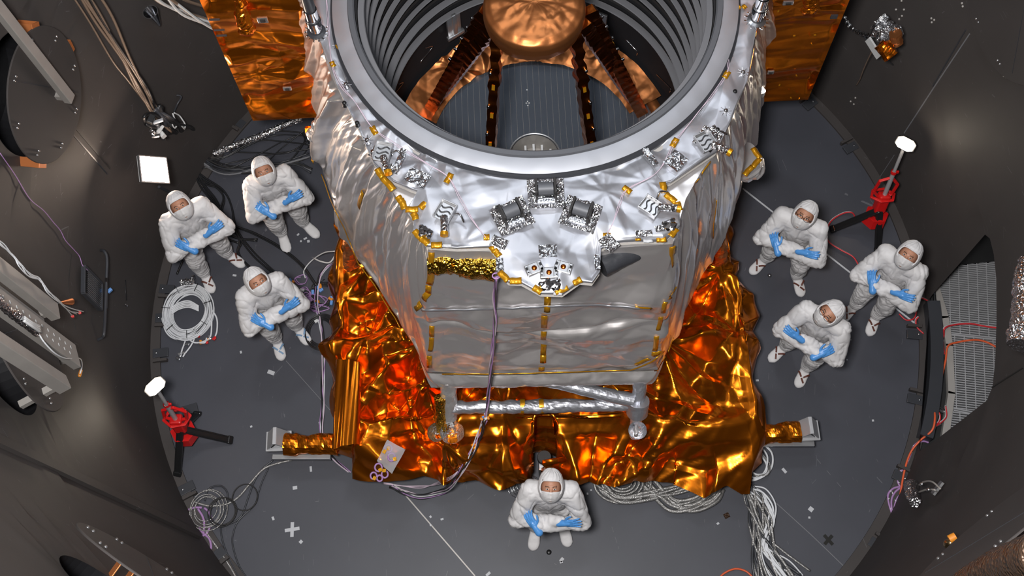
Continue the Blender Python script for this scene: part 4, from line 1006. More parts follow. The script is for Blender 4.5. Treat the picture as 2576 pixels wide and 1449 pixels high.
print('lamp r', np.hypot(*tl[:2]), np.hypot(*tr[:2]))
# square lit panel on the left wall
c = WP(386, 428, .30); n = CAM - c; n /= np.linalg.norm(n)
cor = [P_ for P_ in []]
def plane_pt(px, py, c, n):
    d = ray(px, py); return CAM + d * (((c - CAM) @ n) / (d @ n))
n_ = np.array([-c[0], -c[1], .0]); n_ /= np.linalg.norm(n_); n_ = n_ * .8 + np.array([0, 0, .6]); n_ /= np.linalg.norm(n_)
q = [plane_pt(*a, c, n_) for a in [(350, 394), (414, 399), (422, 459), (357, 455)]]; r = empty('square_light_panel', c, 'bright square flat lamp hanging on the left chamber wall', 'lamp')
b = MB(); b.prism(q, n_ * .012); b.build('lit_face', M['lampsq'], r)
qo = [c + (a - c) * 1.07 for a in q]; b = MB(); b.prism([a - n_ * .03 for a in qo], n_ * .028); b.build('lamp_housing', M['white'], r)
for k in range(4):
    a, e = qo[k], qo[(k + 1) % 4]; d = e - a; b = MB(); b.box((a + e) / 2 + n_ * .004, (np.linalg.norm(d) + .01, .012, .03), frame(d, n_), .002); b.build('frame_side', M['alu'], r)
b = MB(); b.tube([c - n_ * .02, WP(384, 424, -.01)], .02, 8); b.build('wall_arm', M['gap'], r)
b = MB(); b.tube([WP(400, 470, .05), WP(435, 488, .01)], .016, 8); b.build('lower_arm', M['gap'], r)
# tall lit lamp beside the right flank
r = empty('upright_lamp', P(1914, 206, 1.9), 'lit narrow lamp between telescope flank and right amber panel', 'lamp')
a, e = P(1911, 228, 2.05), P(1917, 178, 2.25); d = e - a; b = MB(); b.lathe([(.001, -.0), (.032, 0), (.012, np.linalg.norm(d)), (.001, np.linalg.norm(d))], a, d, 16); b.build('lit_tube', M['lampbar'], r, smooth=True)
b = MB(); b.lathe([(.001, -.05), (.05, -.05), (.057, 0)], a, d, 16); b.build('lamp_foot', M['white'], r, smooth=True, auto=40)
b = MB(); b.tube(spline([a + [0, -.02, -.05], P(1912, 240, 1.9), P(1920, 236, 1.9), P(1922, 226, 1.95)], 5), .006, 6); b.build('lamp_lead', M['white'], r, smooth=True)
# ---------------------------------------------------------------- people in white cleanroom suits
def capsule(b, p0, p1, r0, r1, sc=(1, 1, 1), k=16):
    p0, p1 = np.asarray(p0, float), np.asarray(p1, float); d = p1 - p0; L = np.linalg.norm(d); d = d / L
    a = np.array([1.0, 0, 0]) if abs(d[0]) < .8 else np.array([0, 1.0, 0]); u = np.cross(d, a); u /= np.linalg.norm(u); w = np.cross(d, u)
    ang = np.linspace(0, 2 * pi, k, endpoint=False); R = []
    prof = [(r0 * cos(t), -r0 * sin(t)) for t in np.linspace(pi / 2 * .98, 0, 6)] + [(r1 * cos(t), L + r1 * sin(t)) for t in np.linspace(0, pi / 2 * .98, 6)]
    for r, h in prof:
        off = r * (np.cos(ang)[:, None] * u + np.sin(ang)[:, None] * w) * np.asarray(sc); R.append(p0 + d * h + off)
    b.rings(R, True, True)
def fuse(b, voxel, smooth_n, name):
    """one closed skin over overlapping solids"""
    V = np.concatenate(b.v); me = bpy.data.meshes.new(name); me.from_pydata(V.tolist(), [], b.f); o = bpy.data.objects.new(name, me); COL.objects.link(o)
    md = o.modifiers.new('r', 'REMESH'); md.mode = 'VOXEL'; md.voxel_size = voxel; md.use_smooth_shade = True
    if smooth_n: ms = o.modifiers.new('s', 'SMOOTH'); ms.factor = .5; ms.iterations = smooth_n
    dg = bpy.context.evaluated_depsgraph_get(); ev = o.evaluated_get(dg); m2 = bpy.data.meshes.new_from_object(ev)
    n = len(m2.vertices); co = np.empty(n * 3); m2.vertices.foreach_get('co', co); no = np.empty(n * 3); m2.vertices.foreach_get('normal', no)
    F = [tuple(p.vertices) for p in m2.polygons]
    bpy.data.objects.remove(o); bpy.data.meshes.remove(me); bpy.data.meshes.remove(m2)
    return co.reshape(-1, 3), no.reshape(-1, 3), F

def make_hand(wrist, fdir, back, thumb_dir, curl=.25, s=1.0, spread=.16):
    """glove with palm, four unequal fingers and a thumb; returns fused mesh"""
    f = np.asarray(fdir, float); f /= np.linalg.norm(f); bk = np.asarray(back, float); bk = bk - f * (bk @ f); bk /= np.linalg.norm(bk)
    t = np.cross(f, bk); t = t if t @ np.asarray(thumb_dir) > 0 else -t; w = np.asarray(wrist, float); b = MB()
    q = lambda a, c, h=0.0: w + f * a * s + t * c * s + bk * h * s
    capsule(b, q(-.06, 0), q(.0, 0), .036 * s, .031 * s); capsule(b, q(.0, .0), q(.04, 0), .030 * s, .026 * s)
    for c, e in ((-.028, .082), (-.010, .09), (.010, .09), (.028, .085)): capsule(b, q(.02, c * .8), q(e, c), .018 * s, .0135 * s)
    for i, (c, L) in enumerate([(-.031, .058), (-.0105, .072), (.0105, .078), (.031, .070)]):
        th = (c / .031) * spread; p = q(.086, c); d = f * cos(th) + t * sin(th); cu = curl * (1 + .15 * i); r = .0098 * s
        for j, (l, rr_) in enumerate(((.45, 1), (.32, .95), (.23, .88))):
            d2 = d * cos(cu * (j + 1) * .6) - bk * sin(cu * (j + 1) * .6); p2 = p + d2 * L * l * s; capsule(b, p, p2, r * rr_, r * rr_ * .95, k=10); p = p2
    p = q(.012, .024); d = f * .62 + t * .78; p2 = p + d * .042 * s; capsule(b, p, p2, .014 * s, .0115 * s, k=10); d3 = f * .85 + t * .5; p3 = p2 + d3 * .03 * s; capsule(b, p2, p3, .0112 * s, .0095 * s, k=10); capsule(b, p3, p3 + (f * .97 + t * .25) * .02 * s, .0098 * s, .0085 * s, k=10)
    return fuse(b, .0045, 2, 'glove')

def boot_mesh(ank, toe_dir, seed, leg_to):
    """boot with rounded toe, instep and loose gaiter; ank is on the floor under the ankle"""
    d = np.array([toe_dir[0], toe_dir[1], 0.0]); d /= np.linalg.norm(d); s = np.array([-d[1], d[0], 0]); a = np.array([ank[0], ank[1], 0.0]); b = MB(); R = []
    for x_, w_, h_ in [(-.095, .012, .03), (-.088, .034, .07), (-.06, .046, .11), (0, .05, .125), (.05, .052, .11), (.10, .057, .085), (.15, .060, .066), (.19, .054, .055), (.215, .036, .044), (.228, .012, .03)]:
        th = np.linspace(0, 2 * pi, 20, endpoint=False); R.append(np.array([a + d * x_ + s * (w_ * np.sign(cos(t)) * abs(cos(t)) ** .7) + np.array([0, 0, .004 + h_ * (.5 + .5 * sin(t)) ** .8]) for t in th]))
    b.rings(R, True, True); k = np.asarray(leg_to, float); top = a + [0, 0, .08]; capsule(b, top, a + (k - a) * .55 + [0, 0, .04], .062, .082)
    V, N, F = fuse(b, .009, 2, 'boot')
    hn = .007 * np.sin(V[:, 2] * 90 + 3 * np.sin(V[:, 0] * 20 + seed)) * np.clip((V[:, 2] - .08) / .1, 0, 1) + .003 * tri_noise(V[:, 0] / .03 + seed, V[:, 1] / .03 + V[:, 2] / .05, seed)
    return V + N * hn[:, None], F, (a, d, s)
def boot_straps(fr, mat, parent):
    a, d, s = fr
    def top(x_, y_):
        w = np.interp(x_, [-.06, 0, .05, .1, .15, .19], [.046, .05, .052, .057, .060, .054]); h = np.interp(x_, [-.06, 0, .05, .1, .15, .19], [.11, .125, .11, .085, .066, .055]); q = min(.97, abs(y_) / w)
        return a + d * x_ + s * y_ + np.array([0, 0, .004 + h * (.5 + .5 * math.sqrt(max(0, 1 - q ** 2.6))) ** .8 + .006])
    for (x0, y0, x1, y1) in [(.075, -.058, .125, -.012), (.07, .058, .125, .012), (.135, -.004, .175, .034), (.035, -.05, .05, .0)]:
        pts_ = [top(x0 + (x1 - x0) * t, y0 + (y1 - y0) * t) for t in np.linspace(0, 1, 7)]; b = MB(); dd = np.gradient(np.array(pts_), axis=0); R = []
        for p_, e in zip(pts_, dd):
            e = e / np.linalg.norm(e); w_ = np.cross(e, (0, 0, 1)); w_ /= np.linalg.norm(w_) + 1e-9; R.append(np.array([p_ - w_ * .009, p_ + w_ * .009, p_ + w_ * .009 + [0, 0, .004], p_ - w_ * .009 + [0, 0, .004]]))
        b.rings(R, True, True); b.build('boot_strap', mat, parent, local=True)

def person(ankles, toes, head_px, label, head_yaw=0.0, head_roll=0.0, pitch=48, yaw=0.0, mirror=False, glasses=False, strap=None, beard=False, seed=1, wide=1.0, hgt=1.74, gaze=(0, 0), hand_curl=.3):
    A = [P(*a, .06)[:2] for a in ankles]; Tt = [P(*t, .03)[:2] for t in toes]; root = (A[0] + A[1]) / 2
    ph = math.atan2(CAM[0] - root[0], root[1] - CAM[1]) + radians(yaw); Rz = rotz(-ph) if False else rotz(math.atan2(CAM[0] - root[0], -(CAM[1] - root[1])) + radians(yaw))
    to_l = lambda w: (Rz.T @ np.array([w[0] - root[0], w[1] - root[1], 0.0]))
    hp = to_l(P(*head_px, hgt)[:2]); hp[1] -= .04
    r = empty('person', (*root, 0), label, 'person', None, math.atan2(CAM[0] - root[0], -(CAM[1] - root[1])) + radians(yaw))
    lean = hp[:2]; k_ = hgt / 1.74
    def L(p):
        p = np.array(p, float); t = np.clip((p[2] - .15) / 1.45, 0, 1); return np.array([p[0] * wide + lean[0] * t, p[1] + (lean[1]) * t, p[2] * k_])
    la, ra = to_l(A[1]), to_l(A[0])          # ankles given as (image left = person's right, image right = person's left)
    mx = -1 if mirror else 1
    hipL, hipR = L((.10, .03, .90)), L((-.10, .03, .90)); kneeL = (hipL + np.array([la[0], la[1], .12])) / 2 + [.015, -.055, 0]; kneeR = (hipR + np.array([ra[0], ra[1], .12])) / 2 + [-.015, -.055, 0]
    footL = np.array([la[0], la[1], .14]); footR = np.array([ra[0], ra[1], .14])
    sh = [L((.158, .01, 1.38)), L((-.158, .01, 1.38))]; el = [L((.262, -.185, 1.075)), L((-.262, -.185, 1.075))]
    outer_w = L((-.10 * mx, -.275, 1.235)); inner_w = L((.10 * mx, -.225, 1.275))
    wL, wR = (outer_w, inner_w) if not mirror else (inner_w, outer_w)
    # slim continuous body under the cloth
    def head_solids(b, R_, c, s=1.0):
        q = lambda p: c + R_ @ (np.array(p) * s)
        th = np.linspace(0, pi, 14); an = np.linspace(0, 2 * pi, 24, endpoint=False)
        b.rings([np.array([q((.083 * sin(t) * cos(a), .098 * sin(t) * sin(a), -.118 * cos(t))) for a in an]) for t in np.linspace(.02, pi - .02, 14)], True, True)
        capsule(b, q((0, -.098, .012)), q((0, -.116, -.024)), .009, .014, k=10)     # nose
        capsule(b, q((-.035, -.086, .030)), q((.035, -.086, .030)), .013, .013, k=10)  # brow ridge
        capsule(b, q((-.04, -.072, -.035)), q((.04, -.072, -.035)), .022, .022, k=10)  # cheeks
        capsule(b, q((0, -.078, -.075)), q((0, -.072, -.09)), .028, .022, k=10)       # chin
        capsule(b, q((-.018, -.098, -.055)), q((.018, -.098, -.055)), .008, .008, k=8)   # mouth
        for sx in (-1, 1): capsule(b, q((sx * .083, .01, .015)), q((sx * .083, .012, -.02)), .012, .010, k=8)  # ears
    HR = rotz(radians(head_yaw)) @ rotx(-radians(pitch)) @ roty(radians(head_roll))
    neck = L((0, .02, 1.46)); hc = L((0, -.01, 1.585)); hc[2] = hgt - .145
    b = MB(); head_solids(b, HR, hc); capsule(b, neck, hc + [0, .02, -.03], .06, .055)
    capsule(b, L((0, .02, 1.0)), L((0, .02, 1.33)), .10, .11, (1.2, .8, 1)); capsule(b, sh[0], sh[1], .055, .055)
    for s_, e_, w_ in ((sh[0], el[0], wL), (sh[1], el[1], wR)): capsule(b, s_, e_, .045, .038); capsule(b, e_, w_, .036, .026)
    for h_, k2, f_ in ((hipL, kneeL, footL), (hipR, kneeR, footR)): capsule(b, h_, k2, .075, .055); capsule(b, k2, f_, .05, .035)
    V, N, F = fuse(b, .0075, 2, 'body'); body_o = mesh_obj('body', V, F, M['skin'], r, True, local=True)
    # eyes and brows on the body
    q = lambda p: hc + HR @ np.array(p)
    for sx in (-1, 1):
        b = MB(); c = q((sx * .031, -.0905, .010)); b.sphere(c, .0125, 9, (1.1, .8, .52), None)
        V_ = np.concatenate(b.v); V_ = c + (V_ - c) @ HR.T; b.v = [V_]; e = b.build('eye', M['eyewhite'], body_o, smooth=True, local=True)
        b = MB(); ic = q((sx * .031 + gaze[0] * .005, -.1005, .011 + gaze[1] * .004)); b.lathe([(.0005, .0015), (.0052, .0012), (.0062, -.002)], ic, HR @ np.array([0, -1.0, .08]), 12); b.build('iris', M['iris'], body_o, smooth=True, local=True)
        b = MB(); b.tube([q((sx * .014, -.1005, .030)), q((sx * .03, -.1, .036)), q((sx * .048, -.088, .031))], .0032, 6); b.build('eyebrow', M['brow'], body_o, smooth=True, local=True)
    # coverall
    b = MB(); R_b = 1.0
    capsule(b, L((0, .03, .93)), L((0, .02, 1.10)), .158, .155, (1.15, .85, 1)); capsule(b, L((0, .02, 1.08)), L((0, .02, 1.30)), .158, .165, (1.15, .82, 1)); capsule(b, sh[0], sh[1], .102, .102)
    capsule(b, L((0, .03, 1.34)), L((0, .01, 1.50)), .145, .105)
    for s_, e_, w_ in ((sh[0], el[0], wL), (sh[1], el[1], wR)): capsule(b, s_, e_, .100, .088); capsule(b, e_, e_ + (w_ - e_) * .95, .086, .055)
    for h_, k2, f_ in ((hipL, kneeL, footL), (hipR, kneeR, footR)): capsule(b, h_, k2, .138, .108); capsule(b, k2, k2 + (f_ - k2) * .62, .108, .092)
    V, N, F = fuse(b, .0105, 6, 'coverall')
    # cloth folds: gathers at elbows, crotch and knees, soft drapes elsewhere
    x_, y_, z_ = V[:, 0], V[:, 1], V[:, 2]
    g = lambda c, rad: np.exp(-((V - np.asarray(c)) ** 2).sum(1) / rad ** 2)
    def crease(a, c, w=.10, s=0): return -np.exp(-np.abs(tri_noise(a + s * 3.1, c + s, s)) / w)
    wr = .012 * tri_noise(x_ / .16 + seed, z_ / .2 + y_ / .16, seed) + .012 * crease(x_ / .10 + y_ / .16, z_ / .20 + y_ / .2, .10, seed) + .007 * crease(x_ / .06, (z_ + y_) / .16, .12, seed + 4)
    kn = g(kneeL, .2) + g(kneeR, .2); ln_ = z_ < .75
    wr = wr + .010 * crease((x_ + y_) / .20 + seed, z_ / .055, .14, seed + 1) * np.clip(kn + .5 * ln_, 0, 1)
    el_ = np.clip(g(el[0], .2) + g(el[1], .2), 0, 1); wr = wr + .010 * crease((x_ * np.sign(x_) + .8 * z_) / .06, (x_ * np.sign(x_) - z_) / .22, .14, seed + 2) * el_
    wr = wr + .008 * np.cos(np.arctan2(x_ - lean[0] * .5, z_ - .84) * 11 + 2 * tri_noise(x_ / .1, z_ / .1, 3)) * g((lean[0] * .5, -.1, .84), .22)
    wr = wr + .006 * np.exp(-((x_ - lean[0] * .8) / .016) ** 2) * (z_ > 1.0) * (y_ < lean[1] * .8) * (z_ < 1.42)
    cov = mesh_obj('coverall', V + N * wr[:, None], F, M['suit'], r, True, local=True)
    # hood with an open eye band
    az = np.radians(np.linspace(-180, 180, 97)); elv = np.radians(np.linspace(-82, 90, 60)); AZ, EL = np.meshgrid(az, elv)
    rad = 1 + .022 * tri_noise(AZ * 2.2 + seed, EL * 2.2, seed) + .012 * np.sin(AZ * 17 + 2 * np.sin(EL * 4)) * np.clip(EL, 0, 1) + .02 * np.exp(-((EL - .75) / .08) ** 2) * (np.cos(AZ) > -.3) + .05 * np.clip(-EL - .5, 0, 1)
    HX = .113; up_ = np.where(EL > 0, 1 + .10 * np.sin(EL), 1); Hh = np.stack([np.sin(AZ) * np.cos(EL) ** .85 * HX * rad, -np.cos(AZ) * np.cos(EL) ** .9 * (.122 + .016 * (np.cos(AZ) < 0)) * rad + .008, np.sin(EL) * .140 * rad * up_ + .004], -1)
    Hh[..., 2] -= .0
    Vh = hc + Hh @ HR.T; n, m_ = AZ.shape; F = []
    for i in range(n - 1):
        for j in range(m_ - 1):
            a_, e_ = (AZ[i, j] + AZ[i, j + 1]) / 2, (EL[i, j] + EL[i + 1, j]) / 2
            if abs(a_) < radians(52) and radians(-16) < e_ < radians(33): continue
            F.append((i * m_ + j, i * m_ + j + 1, (i + 1) * m_ + j + 1, (i + 1) * m_ + j))
    hood = mesh_obj('hood', Vh.reshape(-1, 3), F, M['suit'], r, True, local=True); md = hood.modifiers.new('thickness', 'SOLIDIFY'); md.thickness = .004
    hem = [hc + HR @ np.array([sin(a_) * cos(e_) * HX * 1.02, -cos(a_) * cos(e_) * .12 + .006, sin(e_) * .136 + .004]) for a_, e_ in [(radians(x), radians(y)) for x, y in [(-50, -18), (-55, 5), (-48, 28), (-24, 35), (0, 36), (24, 35), (48, 28), (55, 5), (50, -18)]]]
    b = MB(); b.tube(spline(hem, 5), .0065, 8); b.build('hood_hem', M['suit'], hood, smooth=True, local=True)
    # hood cape tucked round the neck
    # mask
    az = np.radians(np.linspace(-62, 62, 33)); elv = np.radians(np.linspace(-58, -7, 24)); AZ, EL = np.meshgrid(az, elv); fr = np.abs(AZ) / radians(62)
    ELs = EL + (1 - fr ** 2) * radians(5) * (EL > radians(-20)); rad = 1.04 + .08 * np.exp(-(AZ / .16) ** 2) * np.exp(-((EL + .35) / .4) ** 2) + .012 * np.sin((EL + AZ * AZ) * 26) * (1 - fr) + .03 * (1 - fr ** 2)
    Mh = np.stack([np.sin(AZ) * np.cos(ELs) * .098 * rad, -np.cos(AZ) * np.cos(ELs) * .117 * rad + .004, np.sin(ELs) * .134 * rad], -1)
    mk = grid_mesh('face_mask', hc + Mh @ HR.T, M['mask'], r, local=True); md = mk.modifiers.new('thickness', 'SOLIDIFY'); md.thickness = .003
    if beard:
        az = np.radians(np.linspace(-75, 75, 25)); elv = np.radians(np.linspace(-88, -46, 10)); AZ, EL = np.meshgrid(az, elv)
        Bh = np.stack([np.sin(AZ) * np.cos(EL) * .118, -np.cos(AZ) * np.cos(EL) * .15, np.sin(EL) * .146], -1); o = grid_mesh('beard_cover', hc + Bh @ HR.T, M['beard'], r, local=True); md = o.modifiers.new('thickness', 'SOLIDIFY'); md.thickness = .003
    if glasses:
        gl = None; b = MB()
        for sx in (-1, 1):
            c = np.array([sx * .034, -.122, .006]); b.tube([q(c + np.array([.027 * cos(t), .008 * (1 - abs(cos(t)) * 0) * 0 + .006 * abs(cos(t)) * (1 if sx * cos(t) > 0 else 0), .019 * sin(t)])) for t in np.linspace(0, 2 * pi, 19)], .0024, 6)
            b.tube([q((sx * .06, -.117, .010)), q((sx * .088, -.07, .012))], .0026, 6)
        b.tube([q((-.009, -.123, .008)), q((0, -.126, .011)), q((.009, -.123, .008))], .0024, 6); b.build('glasses', M['glassframe'], r, smooth=True, local=True)
    # gloves
    fo = outer_w - (el[0] if not mirror else el[1]); fi = inner_w - (el[1] if not mirror else el[0])
    V, N, F = make_hand(outer_w + fo / np.linalg.norm(fo) * .015, fo / np.linalg.norm(fo) * .6 + np.array([-.15 * mx, .95, .22]), (0, -1, .6), (0, .2, 1), .55); mesh_obj('glove', V, F, M['glove'], r, True, local=True)
    V, N, F = make_hand(inner_w + fi / np.linalg.norm(fi) * .02 + [0, -.02, .01], fi / np.linalg.norm(fi) + np.array([.3 * mx, -.02, .15]), (0, -1, .8), (0, .1, 1), hand_curl, .96, .10 if hand_curl > .2 else .22); mesh_obj('glove', V, F, M['glove'], r, True, local=True)
    # boots
    for i, (a_, t_, kn) in enumerate(((ra, to_l(Tt[0]), kneeR), (la, to_l(Tt[1]), kneeL))):
        V, F, fr = boot_mesh(a_, (t_ - a_)[:2], seed + i, kn); bo = mesh_obj('boot', V, F, M['suit'], r, True, local=True)
        if strap: boot_straps(fr, M[strap], bo)
    return r
person([(515, 690), (573, 640)], [(534, 733), (612, 668)], (437, 492), 'person in white suit standing nearest to the lit square panel, arms crossed', head_yaw=-2, head_roll=-4, yaw=-4, strap='strap', seed=1, wide=1.12, pitch=50)
person([(710, 588), (765, 562)], [(723, 634), (797, 592)], (652, 404), 'person in white suit, arms crossed, beside the black cables left of the telescope', head_yaw=0, head_roll=-2, yaw=-4, strap=None, seed=2, wide=1.05, pitch=48)
person([(697, 855), (748, 823)], [(708, 900), (775, 862)], (634, 684), 'person in white suit with blue boot ties, left of the amber base, glancing sideways', head_yaw=14, head_roll=4, yaw=-4, strap='strapblue', seed=3, wide=1.05, pitch=50, gaze=(1, -.3))
person([(1925, 652), (2003, 695)], [(1890, 686), (2018, 748)], (2036, 515), 'person in white suit with glasses, arms crossed, beside the right flank of the telescope', head_yaw=-4, head_roll=6, yaw=4, glasses=True, strap='strap', seed=4, wide=1.12, pitch=46)
person([(2150, 770), (2203, 795)], [(2122, 800), (2182, 856)], (2303, 617), 'person in white suit below the right-hand red work light, nearest to the doorway', head_yaw=-6, head_roll=-2, yaw=4, strap='strap', seed=5, wide=1.08, pitch=48)
person([(1975, 872), (2028, 925)], [(1936, 907), (2004, 978)], (2100, 764), 'person in white suit with glasses and grey beard cover, head tilted sideways', head_yaw=-22, head_roll=8, yaw=4, mirror=True, glasses=True, beard=True, strap='strap', seed=6, wide=1.12, pitch=44)
person([(1349, 1326), (1414, 1318)], [(1338, 1394), (1432, 1380)], (1387, 1200), 'person in white suit in front of the amber base, looking straight up, arms crossed', head_yaw=0, head_roll=0, yaw=2, strap=None, seed=7, wide=1.12, pitch=58, hand_curl=.12)
# ---------------------------------------------------------------- things on the chamber wall
LB = ['round grey cover plate behind the long metal beam, upper left wall', 'round grey cover plate half hidden behind the metal posts, left wall', 'round grey cover plate with an orange bracket at the lower left corner',
      'round grey plate on the upper right corner of the wall', 'round grey cover plate at the lower right corner']
for i, (px, py, off, r) in enumerate(port_spec):
    c, n, t, u = port_frame(px, py, off); o = empty('port_cover', c, LB[i], 'cover plate', 'round cover plates over the chamber ports')
    b = MB(); b.lathe([(.001, .006), (r - .004, .006), (r, .002), (r, -.006), (.001, -.006)], c, n, 96); b.build('cover_disc', M['wall'], o, smooth=True, auto=30)
    b = MB(); rr_ = r * .98; q0 = c + n * .007 + u * rr_ * .9 * sin(2.2) + t * rr_ * .9 * cos(2.2); q1 = c + n * .007 - u * rr_ * .75 + t * rr_ * .25
    d = q1 - q0; b.box((q0 + q1) / 2, (np.linalg.norm(d), .006, .003), frame(d, n)); b.build('cover_seam', M['gap'], o)
    for k in range(8):
        a = k * pi / 4 + .3
        for s_ in (-.02, .02):
            b = MB(); b.sphere(c + n * .008 + (t * cos(a) + u * sin(a)) * r * .86 + t * s_, .011, 5); b.build('cover_bolt', M['alu'], o, smooth=True)
    if off > .1:
        for a in {0: (.5, 2.95, 4.0), 1: (2.6, 3.6), 2: (2.3, 5.2), 4: (.6, 2.2, 4.6)}[i]:
            e = (t * cos(a) + u * sin(a)); p_ = c + e * r * .99; f = frame(n, e); b = MB(); L = off + .02
            b.box(p_ - n * L / 2 + f[:, 1] * .05, (L, .008, .08), f, .002); b.box(p_ - n * L / 2 - f[:, 1] * .05, (L, .008, .08), f, .002); b.box(p_ - n * .004, (.01, .11, .08), f, .002); b.box(p_ - n * L, (.01, .11, .08), f, .002); b.build('orange_bracket', M['orangebr'], o)
# fittings glimpsed inside the two lower ports
for k, (i, lab) in enumerate([(2, 'slatted steel fitting inside the lower left port'), (4, 'slatted steel fitting inside the lower right port')]):
    px, py, off, r = port_spec[i]; c, n, t, u = port_frame(px, py, off); c0 = c - n * (off + .12); o = empty('port_fitting', c0, lab, 'fitting')
    b = MB()
    for s_ in np.linspace(-.45, .45, 24): b.box(c0 + u * s_, (.5, .012, .03), frame(t, n))
    b.build('slats', M['steel'], o)
    b = MB(); b.box(c0 + t * .27, (.03, 1.0, .05), frame(t, n), .004); b.box(c0 - t * .27, (.03, 1.0, .05), frame(t, n), .004); b.build('side_rails', M['alu'], o)
    b = MB(); b.lathe([(.03, .0), (.06, .0), (.06, .05), (.03, .05)], c0 + n * .03 + t * .12 - u * .1, n, 20); b.build('pulley', M['white'], o, smooth=True, auto=40)

def vbeam(name, end_px, off, w, dep, ztop, label, mat, cat='beam', parts=None, lean=0.0, group=None):
    """upright metal channel standing off the wall, seen from its lower end"""
    c = WP(*end_px, off); th = math.atan2(c[1], c[0]); rad = np.array([cos(th), sin(th), 0]); t = np.array([-sin(th), cos(th), 0]); o = empty(name, c, label, cat, group)
    d = np.array([rad[0] * FL, rad[1] * FL, 1.0]) + t * lean; L = ztop - c[2]; top = c + d * L; f = frame(d, -rad)   # x up the beam, z inward
    def member(nm, a, e, y0, z0, ww, dd, m_): b = MB(); b.box((c + d * a + c + d * e) / 2 + f[:, 1] * y0 + f[:, 2] * z0, ((e - a) * np.linalg.norm(d), ww, dd), f, .003); return b.build(nm, M[m_], o)
    member('web', 0, L, 0, 0, w, .006, mat); member('flange', 0.0, L, w / 2, -dep / 2, .006, dep, mat); member('flange', 0.0, L, -w / 2, -dep / 2, .006, dep, mat)
    b = MB(); b.box(c + f[:, 0] * .03 - f[:, 2] * (off / 2), (.05, .05, off), f); b.build('wall_bracket', M['alu_dull'], o)
    return o, c, d, f, L
vbeam('metal_beam', (184, 250), .34, .085, .06, 9, 'long straight pale metal beam hanging in front of the upper left cover plate', 'alu_dull')
o, c, d, f, L = vbeam('metal_beam', (148, 782), .30, .13, .07, 9, 'pale metal post with red-tipped wires, uppermost post on the left wall', 'alu_dull')
vbeam('metal_beam', (112, 812), .22, .07, .05, 9, 'narrow metal post between the two wider ones on the left wall', 'alu')
o2, c2, d2, f2, L2 = vbeam('perforated_beam', (196, 895), .26, .20, .06, 9, 'perforated metal post with rows of holes on the left wall', 'alu_dull')
for k in range(26):
    for s_ in (-.035, .035):
        p_ = c2 + d2 * (.12 + k * .10 + (.05 if s_ > 0 else 0)) + f2[:, 1] * s_ + f2[:, 2] * .004; b = MB(); b.lathe([(.001, .002), (.013, .002), (.015, 0)], p_, f2[:, 2], 12); b.build('punched_hole', M['white'], o2, smooth=True)
vbeam('metal_beam', (172, 960), .36, .11, .09, 9, 'lowest metal post on the left wall, next to the perforated one', 'alu_dull')
# wires along the posts
def cord(name, pts, r, mat, label=None, cat=None, parent=None, n=7, k=7, group=None):
    b = MB(); b.tube(spline(pts, n), r, k); o = b.build(name, M[mat], parent, smooth=True); return tag(o, label, cat, group)
r0 = np.random.default_rng(5)
w = empty('wire_bundle', WP(60, 660, .4), 'bundle of pale wires with red end caps strung along the uppermost left post', 'wires')
for k in range(4):
    j = k * 2 - 3; tw_ = lambda i: 4 * math.sin(i * 1.9 + k * 1.57); pts_ = [WP(-20 + tw_(0), 598 + j, .33), WP(5 + tw_(1), 616 + j, .34), WP(30 + tw_(2), 640 + j, .33), WP(52 + tw_(3), 668 + j, .34), WP(75 + tw_(4), 693 + j, .33), WP(100 + tw_(5), 700 + 2 * k, .33), WP(118 + tw_(6), 730 + j, .33), WP(145, 755 + j, .30), WP(165 + 4 * k, 775 + (k % 3) * 3, .2), WP(183 + 9 * k, 790 + [6, 0, -3, -6][k], .1)]
    cord('wire', pts_, .0045, 'whitecable', parent=w)
    if k % 2 == 0: b = MB(); q = pts_[-1]; b.lathe([(.001, -.02), (.013, -.02), (.013, .02), (.001, .02)], q, pts_[-1] - pts_[-2], 10); b.build('red_end_cap', M['redtip'], w, smooth=True, auto=40)
w = empty('foil_wrapped_wires', WP(60, 800, .4), 'silver foil-wrapped wires lying along the perforated post', 'wires')
crinkle_tube('foil_wrap', WP(-30, 738, .30), WP(95, 840, .30), .035, .025, M['crinkle'], .012, 5, w, 50, 14)
for k in range(3): cord('wire', [WP(60, 798 + 4 * k, .33), WP(80, 812 + 4 * k, .34), WP(100, 822 + 6 * k, .33)], .012, 'white', parent=w)
cord('thin_wire', [WP(95, 835, .3), WP(112, 862, .3), WP(140, 890, .3), WP(168, 902, .28), WP(200, 902, .2), WP(206, 920, .16), WP(200, 945, .12)], .006, 'whitecable', parent=w)
b = MB(); b.tube([WP(204, 932, .13), WP(200, 945, .12)], .014, 8); b.build('orange_sleeve', M['orangecon'], w)
# copper cone, steel shade
def cone_thing(px, py, dpx, r, label, mat):
    c = WP(px, py, .10); e = WP(px + dpx[0], py + dpx[1], .10); d = e - c; L = np.linalg.norm(d); b = MB(); b.lathe([(r * .25, 0), (r, L), (r * .9, L), (r * .2, .005)], c, d, 28); o = empty('cone_reflector', c, label, 'reflector'); b.build('cone_shell', M[mat], o, smooth=True, auto=40)
    b = MB(); b.tube([c, WP(px, py, -.02)], .01, 8); b.build('stem', M['gap'], o); return o
cone_thing(400, 62, (-22, -32), .075, 'shiny steel cone fixed to the upper left wall', 'chrome'); cone_thing(147, 762, (32, -3), .03, 'small copper cone beside the red-tipped wires', 'copper_foil')
